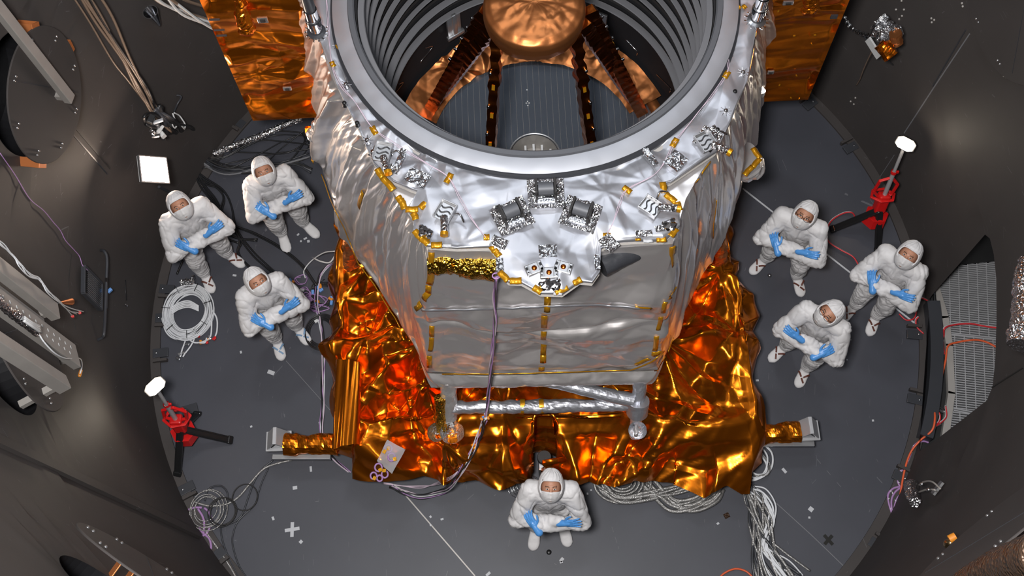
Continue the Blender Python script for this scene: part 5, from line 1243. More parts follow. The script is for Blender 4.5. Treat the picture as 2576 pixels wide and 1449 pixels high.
# vent grille and grab bar
c = WP(228, 722, .02); th = math.atan2(c[1], c[0]); vp = [WP(*q, .025) for q in [(206, 669), (250, 714), (249, 781), (205, 737)]]; n = -np.array([cos(th), sin(th), -FL]); n /= np.linalg.norm(n)
o = empty('vent_grille', c, 'dark diamond-shaped vent grille with slats on the left wall', 'vent'); b = MB(); b.prism([p_ for p_ in vp], n * .004); b.build('vent_back', M['black'], o)
b = MB()
for k in np.linspace(.08, .92, 13):
    a, e = vp[0] * (1 - k) + vp[3] * k, vp[1] * (1 - k) + vp[2] * k; a, e = a * .85 + e * .15, a * .05 + e * .95; b.box((a + e) / 2 + n * .02, (np.linalg.norm(e - a), .012, .02), frame(e - a, n))
b.build('vent_slats', M['steel'], o)
for k in range(4):
    a, e = vp[k], vp[(k + 1) % 4]; b = MB(); b.box((a + e) / 2 + n * .015, (np.linalg.norm(e - a), .02, .04), frame(e - a, n), .003); b.build('vent_frame', M['gap'], o)
o = empty('grab_bar', WP(262, 740, .05), 'long bent black grab bar beside the vent grille', 'grab bar'); cord('bar', [WP(253, 630, .0), WP(262, 632, .06), WP(269, 650, .09), WP(268, 700, .09), WP(265, 780, .09), WP(262, 835, .09), WP(258, 848, .06), WP(246, 856, .0)], .014, 'gap', parent=o, k=10)
b = MB(); b.tube([WP(268, 700, .09), WP(267, 742, .09), WP(266, 775, .09)], .0148, 10); b.build('worn_section', M['steel'], o, smooth=True)
b = MB(); b.box(WP(276, 731, .09), (.05, .03, .03), rotz(.8), .005); tag(b.build('blue_plug', M['bluecon']), 'blue plug on a thin violet wire tied to the grab bar', 'connector')
cord('thin_wire', [WP(0, 385, .02), WP(38, 440, .02), WP(75, 500, .02), WP(110, 530, .02), WP(135, 560, .02), WP(152, 580, .02), WP(165, 605, .02), WP(186, 628, .02), WP(200, 645, .02), WP(208, 668, .04), WP(224, 682, .05)], .004, 'violet', 'thin violet wire trailing down the left wall to the vent grille', 'wire')
cord('thin_wire', [WP(315, 705, .02), WP(316, 735, .03), WP(318, 755, .02)], .004, 'blackcable', 'short black lead hanging right of the grab bar', 'wire'); b = MB(); b.sphere(WP(318, 768, .03), .022, 8, (.6, .6, 1.3)); tag(b.build('steel_bob', M['steel'], smooth=True), 'small steel bob on the short black lead', 'weight')
# dusty clip brackets along the floor rim
for k, (px, py, an) in enumerate([(404, 888, 1.4), (420, 728, 1.4), (470, 1228, 1.0), (548, 1396, .9), (478, 1030, 1.2), (2140, 372, -1.0), (2038, 262, -.8), (2300, 842, -1.5), (2302, 1005, -1.6), (2266, 1200, -1.9), (2206, 1372, -2.1), (600, 308, .4), (410, 800, 1.4)]):
    lab_ = ['beside the loose ends of the white cable coil', 'behind the person nearest the square lamp', 'at the top of the lower left cable coils', 'where the cables leave the bottom left', 'under the head of the left work light', 'nearest the right work light head', 'under the corner of the right sun shield', 'with dull tape beside the last red lead', 'halfway down the raised rim bar', 'beside the violet harness', 'with silvery tape at the lower right', 'near the glittering foil-covered hose', 'left of the white cable coil'][k]
    c = P(px, py, .02); th = math.atan2(c[1], c[0]); R_ = rotz(th); o = empty('rim_clip', c, 'black clip plate on the floor rim ' + lab_, 'clip', 'clip plates along the floor rim')
    b = MB(); b.box(c + [0, 0, .0], (.16, .10, .03), R_, .004); b.build('plate', M['gap'], o); b = MB(); b.box(c + R_ @ np.array([0, .09, .015]), (.15, .03, .06), R_, .003); b.build('upstand', M['wall'], o)
    b = MB(); b.sphere(c + R_ @ np.array([.04, .0, .018]), .012, 5); b.build('bolt', M['steel'], o)
# foil-wrapped sensor head upper right
c = WP(2232, 92, .30); o = empty('foil_wrapped_sensor', c, 'silver and amber foil-wrapped sensor head on the upper right wall', 'sensor')
crinkle_tube('silver_wrap', WP(2208, 55, .35), WP(2240, 95, .35), .10, .11, M['crinkle'], .035, 4, o, 26, 26); crinkle_tube('silver_wrap', WP(2232, 80, .4), WP(2258, 88, .3), .10, .06, M['crinkle'], .03, 9, o, 20, 22)
crinkle_tube('amber_wrap', WP(2216, 108, .42), WP(2244, 142, .38), .085, .08, M['amber'], .02, 7, o, 18, 16); crinkle_tube('copper_wrap', WP(2252, 84, .4), WP(2258, 110, .36), .05, .05, M['copper_foil'], .015, 3, o, 14, 14)
b = MB(); p0, p1 = WP(2183, 98, .3), WP(2212, 144, .3); b.box((p0 + p1) / 2, (np.linalg.norm(p1 - p0), .10, .02), frame(p1 - p0, -np.array([c[0], c[1], 0])), .003); b.build('white_plate', M['white'], o)
b = MB(); b.tube([WP(2232, 92, .3), WP(2240, 100, .0)], .03, 10); b.build('wall_stem', M['gap'], o)
for a_ in ([(2124, 42, .05), (2140, 68, .12), (2165, 84, .2), (2195, 88, .28), (2214, 80, .33)], ): crn = spline([WP(*q) for q in a_], 8); b = MB(); b.tube(crn, .022 + .006 * np.sin(np.arange(len(crn)) * 2.1), 9); b.build('foil_hose', M['crinkle'], o)
cord('drain_wire', [WP(2162, 78, .2), WP(2195, 118, .25), WP(2230, 150, .2), WP(2246, 163, .05)], .008, 'gap', parent=o)
cord('thin_wire', [WP(2198, 120, .3), WP(2182, 152, .22), WP(2170, 180, .15), WP(2163, 200, .08), WP(2154, 215, .02)], .006, 'tancable', 'twisted pale wire hanging below the foil-wrapped sensor', 'wire')
for k, (px, py) in enumerate([(2268, 2), (2254, 24), (2274, 24), (2269, 40), (2262, 48), (2343, 46), (2350, 50), (2344, 56), (2420, 8), (2422, 16), (2526, 191), (2532, 194), (2140, 255), (2152, 246), (2148, 262)]):
    b = MB(); b.sphere(WP(px, py, .004), .012, 5); tag(b.build('wall_bolt', M['alu_dull'], smooth=True), 'small round bolt head on the upper right wall', 'bolt', 'bolt heads on the upper right wall')
# far right crinkled duct, lower right braided hose
o = tag(crinkle_tube('foil_duct', WP(2600, 660, .35), WP(2572, 870, .35), .11, .11, M['crinkle'], .02, 8, None, 40, 26), 'crinkled silver foil duct cut off by the right picture edge', 'duct')
p_ = spline([WP(2390, 1520, .22), WP(2455, 1478, .26), WP(2530, 1436, .30), WP(2640, 1398, .33)], 12); b = MB(); b.tube(p_, .085 + .005 * np.sin(np.arange(len(p_)) * 1.9), 20); M['hose'] = new_mat('braided_dark_hose', (.10, .06, .04), .3, .6, bump=[('voro', 60, .9, .01)])
tag(b.build('braided_hose', M['hose'], smooth=True), 'thick dark braided hose across the lower right corner', 'hose')
# sensor on wires, lower right
c = WP(2298, 1236, .12); o = empty('foil_covered_sensor', c, 'crumpled silver foil sensor with two wires on the lower right wall', 'sensor'); crinkle_tube('foil_cover', WP(2292, 1222, .12), WP(2298, 1262, .12), .055, .045, M['crinkle'], .015, 3, o, 20, 18)
for pts_ in ([(2312, 1220, .12), (2325, 1212, .16), (2345, 1212, .16), (2366, 1230, .1)], [(2312, 1238, .12), (2330, 1232, .14), (2350, 1232, .12), (2358, 1238, .08)]): cord('lead', [WP(*q) for q in pts_], .008, 'alu_dull', parent=o)
for q in ((2319, 1218), (2336, 1232)): b = MB(); b.sphere(WP(*q, .15), .02, 7); b.build('bead', M['steel'], o, smooth=True)
pp = [WP(*q, .08) for q in [(2346, 1242), (2371, 1212), (2376, 1216), (2352, 1247)]]; b = MB(); b.prism(pp, -np.array([c[0], c[1], 0]) / np.linalg.norm(c[:2]) * .02); b.build('mounting_plate', M['alu'], o)
c = WP(2390, 1362, .08); o = empty('brass_fitting', c, 'brass and orange knob on the lower right wall', 'knob'); b = MB(); b.sphere(WP(2387, 1368, .06), .045, 10, (.8, .8, 1.3)); b.build('brass_bulb', new_mat('brass', (.45, .33, .18), .3, 1.0), o, smooth=True); b = MB(); b.lathe([(.001, .03), (.03, .03), (.03, -.02), (.001, -.02)], WP(2394, 1354, .08), (1, .4, .3), 14); b.build('orange_cap', M['orangecon'], o, smooth=True, auto=40)
# connector cluster at the left cable run
c = WP(392, 322, .18); o = empty('connector_cluster', c, 'cluster of clear-taped connectors on the left wall cable run', 'connectors')
for k, (px, py, w_, h_, m_) in enumerate([(388, 315, .10, .05, 'alu'), (400, 328, .12, .04, 'white'), (408, 338, .07, .06, 'white'), (392, 342, .08, .02, 'alu'), (380, 300, .09, .06, 'blackpl'), (384, 332, .05, .04, 'crinkle'), (398, 305, .1, .02, 'whitecable')]):
    b = MB(); b.box(WP(px, py, .18 + .02 * k), (w_, h_, .05), rotz(k * 1.1) @ rotx(k * .7), .006); b.build('connector_block', M[m_], o)
cord('black_loop', [WP(366, 310, .12), WP(362, 296, .2), WP(372, 286, .2), (WP(390, 288, .2)), WP(404, 300, .2), WP(404, 312, .2), WP(385, 320, .2), WP(366, 312, .15)], .018, 'blackcable', parent=o, k=9)
cord('loose_rope', [WP(434, 285, .2), WP(440, 300, .22), WP(446, 310, .2), WP(440, 322, .2), WP(434, 312, .2), WP(446, 308, .2), WP(458, 318, .2), WP(464, 324, .18), WP(465, 312, .16), WP(458, 300, .14), WP(450, 290, .12), WP(438, 284, .12)], .008, 'white', 'looped white rope tied round the left cable run', 'rope')
cord('bent_rod', [WP(437, 283, .02), WP(446, 262, .05), WP(456, 245, .05), WP(450, 240, .02), WP(444, 240, .0)], .010, 'gap', 'thin bent black rod above the white rope', 'rod')
# ---------------------------------------------------------------- cables, coils and wires
def px_path(pts): return [(P(x, y, z) if len(q_) == 3 else None) for q_ in pts for x, y, z in [q_]]
def bundle(name, label, cat, strands, at, group=None):
    """strands: list of (points, radius, material)"""
    o = empty(name, at, label, cat, group)
    for pts, r, m_ in strands: cord('cable', pts, r, m_, parent=o)
    return o
rg = np.random.default_rng(21)
def fan(path, n, spread, r, mats, zj=.0, wob=.5, first=None):
    """n strands following one path with a changing offset"""
    out = []; p = np.asarray(path, float); L = len(p)
    for k in range(n):
        a = rg.uniform(-1, 1); ph = rg.uniform(0, 6.3); q = []
        for i, c in enumerate(p):
            d = p[min(i + 1, L - 1)] - p[max(i - 1, 0)]; d = d / (np.linalg.norm(d) + 1e-9); s = np.cross(d, [0, 0, 1.0]); s /= np.linalg.norm(s) + 1e-9
            sp = spread if np.isscalar(spread) else spread[i]
            q.append(c + s * sp * (a + wob * sin(ph + i * 1.3)) + np.array([0, 0, zj * abs(sin(ph * 2 + i * .9))]))
        out.append((q, r * rg.uniform(.8, 1.2), mats[k % len(mats)]))
    return out
# wall run at upper left: tan over the wall, black to the floor
pw = [WP(215, -30, .15), WP(262, 50, .15), WP(318, 150, .15), WP(362, 225, .15), WP(396, 285, .16), WP(430, 322, .18)]
bundle('cable_run', 'run of tan brown cables coming down the upper left wall', 'cables', fan(pw, 7, [.05, .06, .05, .055, .04, .04], .011, ['tancable', 'tancable', 'blackcable'], .02), WP(318, 150, .15))
cord('cable', [WP(183, -10, .08), WP(228, 60, .08), WP(282, 152, .08), WP(320, 200, .08), WP(355, 245, .08), WP(385, 285, .1), WP(404, 302, .14)], .009, 'tancable', 'single tan cable left of the thicker brown cable run', 'cable')
pk = [WP(398, 275, .17), WP(425, 318, .2), P(452, 348, .5), P(480, 375, .2), P(505, 405, .05)]
bundle('cable_run', 'thick black cable run dropping from the left wall to the floor', 'cables', fan(pk, 16, [.05, .10, .14, .14, .12], .018, ['blackcable', 'blackcable', 'gap'], .05), P(470, 365, .2))
sets = [[(500, 395), (560, 425), (640, 428), (720, 415), (780, 395)], [(500, 400), (570, 432), (660, 420), (740, 412), (785, 430)], [(495, 390), (560, 400), (640, 385), (700, 350), (775, 330)], [(500, 385), (570, 395), (650, 372), (720, 360), (778, 345)], [(510, 400), (600, 405), (700, 390), (760, 360), (770, 340)]]
for k, s_ in enumerate(sets): pass
bundle('cable_tangle', 'tangle of black cables spread over the floor towards the telescope', 'cables', [x for s_ in sets[2:] for x in fan([P(a, c, .02) for a, c in s_], 3, .10, .008, ['blackcable'], .05, 1.2)], P(640, 390, 0))
bundle('cable_bundle', 'grey sheened cables curving behind the upper left person', 'cables', [x for s_ in sets[:2] for x in fan([P(a, c, .03) for a, c in s_], 4, .05, .011, ['gap', 'vane_dark', 'vane'], .04)], P(640, 425, 0))
down = [[(480, 380), (505, 450), (545, 500), (575, 560), (640, 592), (700, 622), (760, 665), (800, 720)], [(475, 385), (500, 440), (560, 480), (585, 520), (600, 580), (640, 640), (690, 690), (720, 730)], [(490, 400), (520, 455), (552, 470), (568, 500), (562, 540), (590, 590), (650, 600)], [(480, 400), (510, 470), (560, 530), (605, 600), (600, 640), (650, 690), (740, 720)]]
bundle('cable_bundle', 'black cables snaking down the floor between the people at left', 'cables', [x for s_ in down for x in fan([P(a, c, .02) for a, c in s_], 2, .03, .010, ['blackcable'], .02)], P(560, 530, 0))
cord('grey_cable', [WP(408, 345, .1), P(425, 365, .5), P(450, 395, .3), P(478, 415, .1), P(500, 432, .03)], .016, 'vane', 'grey brown cable pair below the connector cluster', 'cable')
t_ = spline([P(536, 388, .06), P(600, 362, .08), P(660, 340, .08), P(715, 315, .09), P(760, 298, .1)], 12); V = []
b = MB(); rr_ = .032 + .012 * np.abs(np.sin(np.arange(len(t_)) * 1.7)); b.tube(t_, rr_, 9); tag(b.build('foil_covered_hose', M['crinkle']), 'glittering foil-covered hose lying on the floor at upper left', 'hose')
# white arcs at the very top
pa = [[(372, -20), (418, 15), (470, 38), (520, 55), (548, 62)], [(395, -25), (440, 8), (490, 45), (530, 68), (556, 77)], [(430, -25), (470, 5), (515, 22), (545, 30)], [(410, -20), (450, 30), (500, 55), (545, 72)]]
bundle('cable_bundle', 'white and brown cables arching into the upper left foil panel', 'cables', [x for s_ in pa for x in fan([WP(a, c, .6) for a, c in s_], 3, .05, .014, ['white', 'white', 'tancable'], .02)], WP(470, 20, .6))

# the big white coil
cc = P(474, 786, .03); o = empty('cable_coil', cc, 'large round coil of white cable with loose connectors on the floor', 'cable coil'); RA = (cc - P(411, 786, .03))[0]; RB = abs((P(474, 716, .03) - cc)[1])
for k in range(24):
    rr_ = .64 + .35 * (k + .5) / 24 + .008 * sin(k * 5.1); zz = .015 + .016 * (k % 5); ph = rg.uniform(0, 6); a = np.linspace(0, 2 * pi, 49)
    pts_ = np.stack([cc[0] + (RA * rr_ * (1 + .02 * np.sin(2 * a + ph))) * np.cos(a) + .012 * sin(ph), cc[1] + RB * rr_ * np.sin(a) * (1 + .02 * np.cos(3 * a + ph)) + .012 * cos(ph), np.full_like(a, zz)], 1)
    b = MB(); b.tube(pts_, .0068, 6, False); b.build('coil_turn', M['whitecable'], o, smooth=True)
for k in range(5): cord('cable_end', [P(430, 775 + 4 * k, .05), P(450, 762 + 4 * k, .07), P(475, 757 + 4 * k, .07), P(500, 770 + 3 * k, .06)], .008, 'whitecable', parent=o)
for k, s_ in enumerate([[(460, 845), (466, 856), (458, 880), (455, 893)], [(490, 850), (480, 870), (465, 890), (460, 898)], [(530, 775), (545, 800), (546, 830), (541, 848)], [(470, 850), (490, 862), (515, 858), (530, 845), (533, 800)], [(407, 800), (418, 835), (440, 852), (475, 850)], [(487, 845), (510, 835), (525, 815), (528, 790)], [(500, 862), (515, 862), (520, 850)]]):
    cord('cable_end', [P(a, c, .02 + .005 * k) for a, c in s_], .009, 'whitecable', parent=o)
for (a, c, m_, w_) in [(541, 850, 'redtip', .03), (538, 853, 'redtip', .03), (500, 845, 'redtip', .035), (521, 862, 'redtip', .03), (505, 861, 'orangecon', .045), (523, 854, 'orangecon', .025), (528, 849, 'alu', .05), (448, 902, 'steel', .05), (452, 893, 'alu', .05), (462, 888, 'alu', .04), (471, 866, 'steel', .05)]:
    b = MB(); b.box(P(a, c, .03), (w_, .025, .025), rotz(a * .7), .005); b.build('connector', M[m_], o)
for k in range(7):
    a = k * .9 + .3; c = cc + np.array([RA * .85 * cos(a), RB * .85 * sin(a), .07]); b = MB(); b.box(c, (.09, .004, .012), rotz(a)); b.build('cable_tie', M['blackpl'], o)
crinkle_tube('crumpled_foil', P(455, 712, .05), P(490, 706, .06), .05, .045, M['crinkle'], .03, 6, None, 22, 20); tag(bpy.data.objects['crumpled_foil'], 'crumpled piece of silver foil above the white cable coil', 'foil')
# violet wire tangle
def scribble(cx, cy_, sx, sy, n, z=.02, zz=.03):
    a = rg.uniform(0, 6.3); out = []
    for i in range(n): a += rg.uniform(.7, 1.5); out.append(P(cx + sx * cos(a) * rg.uniform(.5, 1), cy_ + sy * sin(a) * rg.uniform(.5, 1), z + zz * rg.random()))
    return out
o = empty('wire_tangle', P(785, 755, 0), 'tangle of violet wires with blue and orange plugs beside the base', 'wires')
for k, (cx, cy_, sx, sy, n) in enumerate([(760, 705, 20, 16, 9), (765, 740, 24, 20, 10), (775, 760, 22, 15, 10), (800, 775, 30, 12, 9), (790, 755, 40, 22, 12), (770, 745, 14, 12, 8)]): cord('wire', scribble(cx, cy_, sx, sy, n), .005, 'violet', parent=o)
for (a, c, m_) in [(731, 706, 'bluecon'), (736, 711, 'orangecon'), (800, 725, 'bluecon'), (806, 720, 'orangecon'), (808, 730, 'bluecon'), (787, 735, 'bluecon'), (752, 748, 'white'), (798, 760, 'orangecon'), (797, 763, 'bluecon'), (832, 752, 'orangecon'), (836, 748, 'bluecon'), (834, 762, 'bluecon'), (760, 730, 'white')]:
    b = MB(); b.box(P(a, c, .04), (.05, .03, .03), rotz(a), .005); b.build('plug', M[m_], o)
for (cx, cy_) in ((778, 752), (763, 770)): b = MB(); b.box(P(cx, cy_, .03), (.08, .06, .02), rotz(cx), .01); b.build('wire_knot', M['violet'], o)
o = empty('black_cable_coil', P(805, 835, 0), 'round coil of black cable lying against the amber base', 'cable coil')
for k in range(9):
    cp = P(807, 835, .02 + .008 * k); a = np.linspace(0, 2 * pi, 33); r_ = .12 + .007 * k; b = MB(); b.tube(np.stack([cp[0] + r_ * np.cos(a) + .01 * sin(k), cp[1] + r_ * 1.15 * np.sin(a), np.full_like(a, cp[2])], 1), .006, 6, False); b.build('coil_turn', M['blackcable'], o, smooth=True)
bundle('cable_bundle', 'loose black cables around the violet wires at the base corner', 'cables', [(scribble(810, 740, 38, 40, 12, .015, .02), .006, 'blackcable') for k in range(4)], P(810, 740, 0))
b = MB(); p_ = [P(796, 808, .03)]; b.box(P(796, 808, .04), (.04, .03, .02), rotz(.5)); tag(b.build('white_plug', M['white']), 'small white plug near the black cable coil', 'connector')
# harness running down the left side of the base
hl = [(842, 660), (822, 672), (803, 700), (795, 760), (804, 800), (812, 850), (814, 900), (812, 960), (812, 1020), (808, 1080), (820, 1130), (846, 1160), (880, 1188)]
o = empty('cable_harness', P(812, 900, 0), 'long harness of white, violet and black wires beside the left edge of the base', 'wires')
for k, m_ in enumerate(['whitecable', 'violet', 'blackcable', 'pinkwire']): cord('wire', [P(a + 4 * sin(i * 1.1 + k * 1.6), c, .03 + .01 * k) for i, (a, c) in enumerate(hl)], .007 if k != 1 else .005, m_, parent=o)
cord('white_lead', [P(842, 632, .5), P(815, 636, .3), P(785, 655, .1), P(765, 680, .04), P(768, 700, .03)], .007, 'white', 'white lead looping out from under the telescope on the left', 'wire')
cord('white_lead', [P(845, 640, .5), P(830, 660, .4), P(808, 658, .3), P(790, 650, .2)], .009, 'white', 'short thick white lead beside the looping one', 'wire')
# hanging harness from the deck over the front
hp_ = [P(1248, 690, 3.60), P(1243, 740, 3.2), P(1245, 800, 2.8), P(1240, 860, 2.4), P(1234, 920, 2.0), P(1228, 990, 1.55), P(1222, 1042, 1.25)]
o = empty('hanging_harness', P(1222, 1042, 1.25), 'violet and grey wire harness hanging down the telescope front', 'wires')
for k, m_ in enumerate(['violet', 'greycable', 'pinkwire', 'violet', 'gap']): cord('wire', [p_ + np.array([.012 * sin(i * 2.2 + k * 1.3), -.03 - .008 * cos(i * 1.9 + k), 0]) for i, p_ in enumerate(hp_)], .006, m_, parent=o)
for k in range(3): cord('wire', [P(1248, 690, 3.62) + [0, -.02, 0]] + [P(1248 + 10 * cos(i * 1.6 + k), 694 + 8 * sin(i * 1.6 + k), 3.62) for i in range(8)], .003, 'violet', parent=o)
for k in range(10): b = MB(); b.box(P(1222 + rg.uniform(-11, 11), 1042 + rg.uniform(-10, 14), 1.24 + rg.uniform(0, .05)), (.03, .02, .02), rotz(k), .003); b.build('plug', M[['bluecon', 'orangecon', 'bluecon', 'white'][k % 4]], o)
lp = [P(1220, 1050, 1.2), P(1208, 1085, 1.02), P(1190, 1130, .92), P(1160, 1180, .80), P(1132, 1218, .45), P(1110, 1232, .12), P(1060, 1244, .03), P(1020, 1235, .03), P(985, 1218, .03)]
o = empty('wire_harness', P(1100, 1232, 0), 'harness of black, violet and white wires draped over the front of the base', 'wires')
for k, m_ in enumerate(['blackcable', 'violet', 'white', 'pinkwire', 'blackcable']): cord('wire', [p_ + np.array([.02 * sin(i * 1.4 + k * 1.4), -.03 - .02 * cos(i + k), .02 + .01 * k]) for i, p_ in enumerate(lp)], .007 if k in (0, 4) else .005, m_, parent=o)
for k in range(3): cord('wire', [P(1192, 1170 + 10 * k, .7) * 0 + P(1170 - 4 * k, 1166, .80), P(1140, 1195 + 3 * k, .75), P(1100, 1213 + 3 * k, .3), P(1060, 1228 - 3 * k, .1), P(1010, 1222, .06), P(965, 1213 + 2 * k, .08)], .004, 'pinkwire', parent=o)
# plastic bag with violet wires on the base corner
bc = [P(974, 1106, .98), P(1020, 1131, .96), P(986, 1192, .80), P(948, 1160, .84)]; o = empty('plastic_bag', sum(bc) / 4, 'clear plastic bag holding violet wires on the front left of the amber base', 'bag')
for h_ in (0, .035):
    V = np.array([[(bc[0] * (1 - s_) + bc[1] * s_) * (1 - t) + (bc[3] * (1 - s_) + bc[2] * s_) * t + [0, 0, h_ * sin(pi * s_) * sin(pi * t) + .006 * sin(9 * s_ + 7 * t)] for s_ in np.linspace(0, 1, 14)] for t in np.linspace(0, 1, 18)]); grid_mesh('bag_film', V, M['bag'], o)
o2 = empty('violet_wire_loops', P(960, 1170, .86), 'violet wire loops with orange tags spilling out of the plastic bag', 'wires')
for k, (cx, cy_, rr_) in enumerate([(977, 1128, 9), (985, 1150, 9), (952, 1176, 9), (940, 1197, 8), (968, 1193, 8), (955, 1203, 7)]):
    a = np.linspace(0, 2 * pi, 17); b = MB(); b.tube([P(cx + rr_ * cos(q), cy_ + rr_ * 1.1 * sin(q), .92 - .12 * (cy_ > 1190)) for q in a], .009, 7, False); b.build('wire_loop', M['violet'], o2, smooth=True)
for (a, c) in [(977, 1128), (967, 1136), (993, 1155), (957, 1182), (966, 1184), (942, 1203)]: b = MB(); b.box(P(a, c, .94 - .1 * (c > 1190)), (.03, .035, .008), rotz(a)); b.build('orange_tag', M['kapton'], o2)
# nest of steel cable left of the front person, braided cables under the right front
o = empty('steel_cable_nest', P(1318, 1226, 0), 'nest of thin steel cable on the floor under the base centre', 'cables')
for k in range(12): cp = P(1318 + rg.uniform(-10, 10), 1222 + rg.uniform(-6, 6), .02 + .008 * k); a = np.linspace(0, 2 * pi, 25); r_ = rg.uniform(.05, .13); b = MB(); b.tube(np.stack([cp[0] + r_ * np.cos(a), cp[1] + r_ * .8 * np.sin(a), cp[2] + .01 * np.sin(3 * a)], 1), .003, 5, False); b.build('cable_loop', M['steel'], o, smooth=True)
gp = [[(1490, 1200), (1515, 1232), (1560, 1255), (1620, 1250), (1690, 1238), (1740, 1225)], [(1620, 1220), (1660, 1250), (1690, 1275), (1730, 1280), (1780, 1262), (1806, 1235)], [(1640, 1215), (1690, 1262), (1740, 1272), (1790, 1250), (1812, 1225)]]
bundle('braided_cable_bundle', 'loops of braided grey cable showing under the right front hem of the base', 'cables', [x for s_ in gp for x in fan([P(a, c, .04) for a, c in s_], 5, .05, .018, ['greycable'], .05)], P(1640, 1245, 0))
o = empty('braided_cable_coil', P(1562, 1212, 0), 'coil of braided grey cable tucked under the base front', 'cable coil')
for k in range(6): cp = P(1566, 1214, .03 + .01 * k); a = np.linspace(0, 2 * pi, 33); r_ = .08 + .035 * k; b = MB(); b.tube(np.stack([cp[0] + r_ * 1.1 * np.cos(a), cp[1] + r_ * .8 * np.sin(a), np.full_like(a, cp[2])], 1), .014, 7, False); b.build('coil_turn', M['greycable'], o, smooth=True)
rp = [(1905, 1150), (1925, 1175), (1935, 1200), (1905, 1215), (1890, 1230), (1895, 1270), (1905, 1320), (1915, 1370), (1935, 1420), (1955, 1480)]
bundle('cable_cascade', 'wide cascade of braided grey cables running off at the bottom right', 'cables', fan([P(a, c, .05) for a, c in [(1882, 1225), (1893, 1262), (1903, 1310), (1912, 1350), (1930, 1400), (1965, 1470)]], 20, [.05, .09, .10, .09, .13, .22], .013, ['greycable', 'greycable', 'gap'], .08, .45), P(1905, 1320, 0))
bundle('cable_bundle', 'white cables bulging out of the grey cascade at bottom right', 'cables', fan([P(a, c, .09) for a, c in [(1885, 1228), (1915, 1242), (1935, 1275), (1940, 1310), (1928, 1350), (1925, 1385), (1960, 1430), (1995, 1470)]], 8, [.03, .05, .05, .04, .03, .04, .09, .12], .009, ['whitecable'], .04), P(1930, 1300, 0))
bundle('cable_bundle', 'white cable loop at the right front corner of the base', 'cables', fan([P(a, c, .06) for a, c in [(1912, 1122), (1932, 1145), (1940, 1170), (1930, 1195), (1905, 1205), (1885, 1202)]], 6, .05, .009, ['whitecable', 'whitecable', 'greycable'], .04), P(1930, 1170, 0))
cord('orange_cable', [P(1805, 1460, .02), P(1822, 1442, .02), P(1850, 1431, .02), P(1878, 1438, .02), P(1900, 1460, .02)], .010, 'orangecable', 'orange red cable arching in at the bottom picture edge', 'cable')
# lower left coils
bl = lambda s_: [P(a, c, .02) for a, c in s_]
cord('braided_cable', bl([(735, 1157), (690, 1168), (660, 1182), (630, 1215), (600, 1250), (570, 1268), (530, 1273), (505, 1268), (482, 1260)]), .012, 'greycable', 'braided silver cable from the left outrigger to the lower left coils', 'cable')
bundle('cable_bundle', 'pair of dark grey cables from the left outrigger to the bottom edge', 'cables', [(bl([(688, 1157), (660, 1180), (640, 1210), (625, 1250), (605, 1300), (570, 1320), (540, 1315), (528, 1290), (545, 1258)]), .009, 'gap'), (bl([(675, 1178), (660, 1210), (650, 1240), (640, 1270), (600, 1310), (587, 1340), (585, 1370), (600, 1420), (625, 1460)]), .008, 'gap'), (bl([(515, 1260), (525, 1230), (555, 1222), (572, 1240), (570, 1270), (560, 1300), (556, 1340), (570, 1390), (605, 1460)]), .009, 'gap')], P(600, 1300, 0))
o = empty('braided_cable_coil', P(518, 1285, 0), 'coil of braided silver cable by the lower left rim', 'cable coil')
for k in range(5): cp = P(518 + k, 1283, .03 + .01 * k); a = np.linspace(0, 2 * pi, 37); r_ = .11 + .019 * k; b = MB(); b.tube(np.stack([cp[0] + r_ * np.cos(a) + .01 * sin(k * 2), cp[1] + r_ * 1.1 * np.sin(a) + .01 * cos(k * 2), np.full_like(a, cp[2])], 1), .006, 6, False); b.build('coil_turn', M['greycable'], o, smooth=True)
o = empty('grey_cable_coil', P(560, 1290, 0), 'loose coil of thin dark cable overlapping the braided coil', 'cable coil')
for k, (cx, cy_, r_) in enumerate([(560, 1287, .125), (558, 1288, .14), (562, 1286, .13), (616, 1251, .125)]): cp = P(cx, cy_, .05 + .01 * k); a = np.linspace(0, 2 * pi, 37); b = MB(); b.tube(np.stack([cp[0] + r_ * np.cos(a), cp[1] + r_ * 1.05 * np.sin(a), np.full_like(a, cp[2])], 1), .006, 6, False); b.build('coil_turn', M['vane_dark'], o, smooth=True)
o = empty('violet_cable', P(510, 1310, 0), 'violet banded cable lying over the coils at lower left', 'cable')
for s_ in ([(474, 1282), (490, 1277), (508, 1277)], [(498, 1280), (510, 1300), (514, 1320), (512, 1345)], [(514, 1278), (525, 1288), (534, 1308)], [(530, 1322), (520, 1342), (510, 1348)], [(500, 1328), (512, 1342), (526, 1355), (531, 1375), (527, 1396)]): cord('cable', bl(s_), .012, 'violet', parent=o)
cord('braided_cable', bl([(466, 1278), (475, 1305), (490, 1320), (510, 1328), (530, 1355), (555, 1390), (575, 1420), (598, 1460)]), .011, 'greycable', 'braided silver cable leaving the lower left coils along the rim', 'cable')
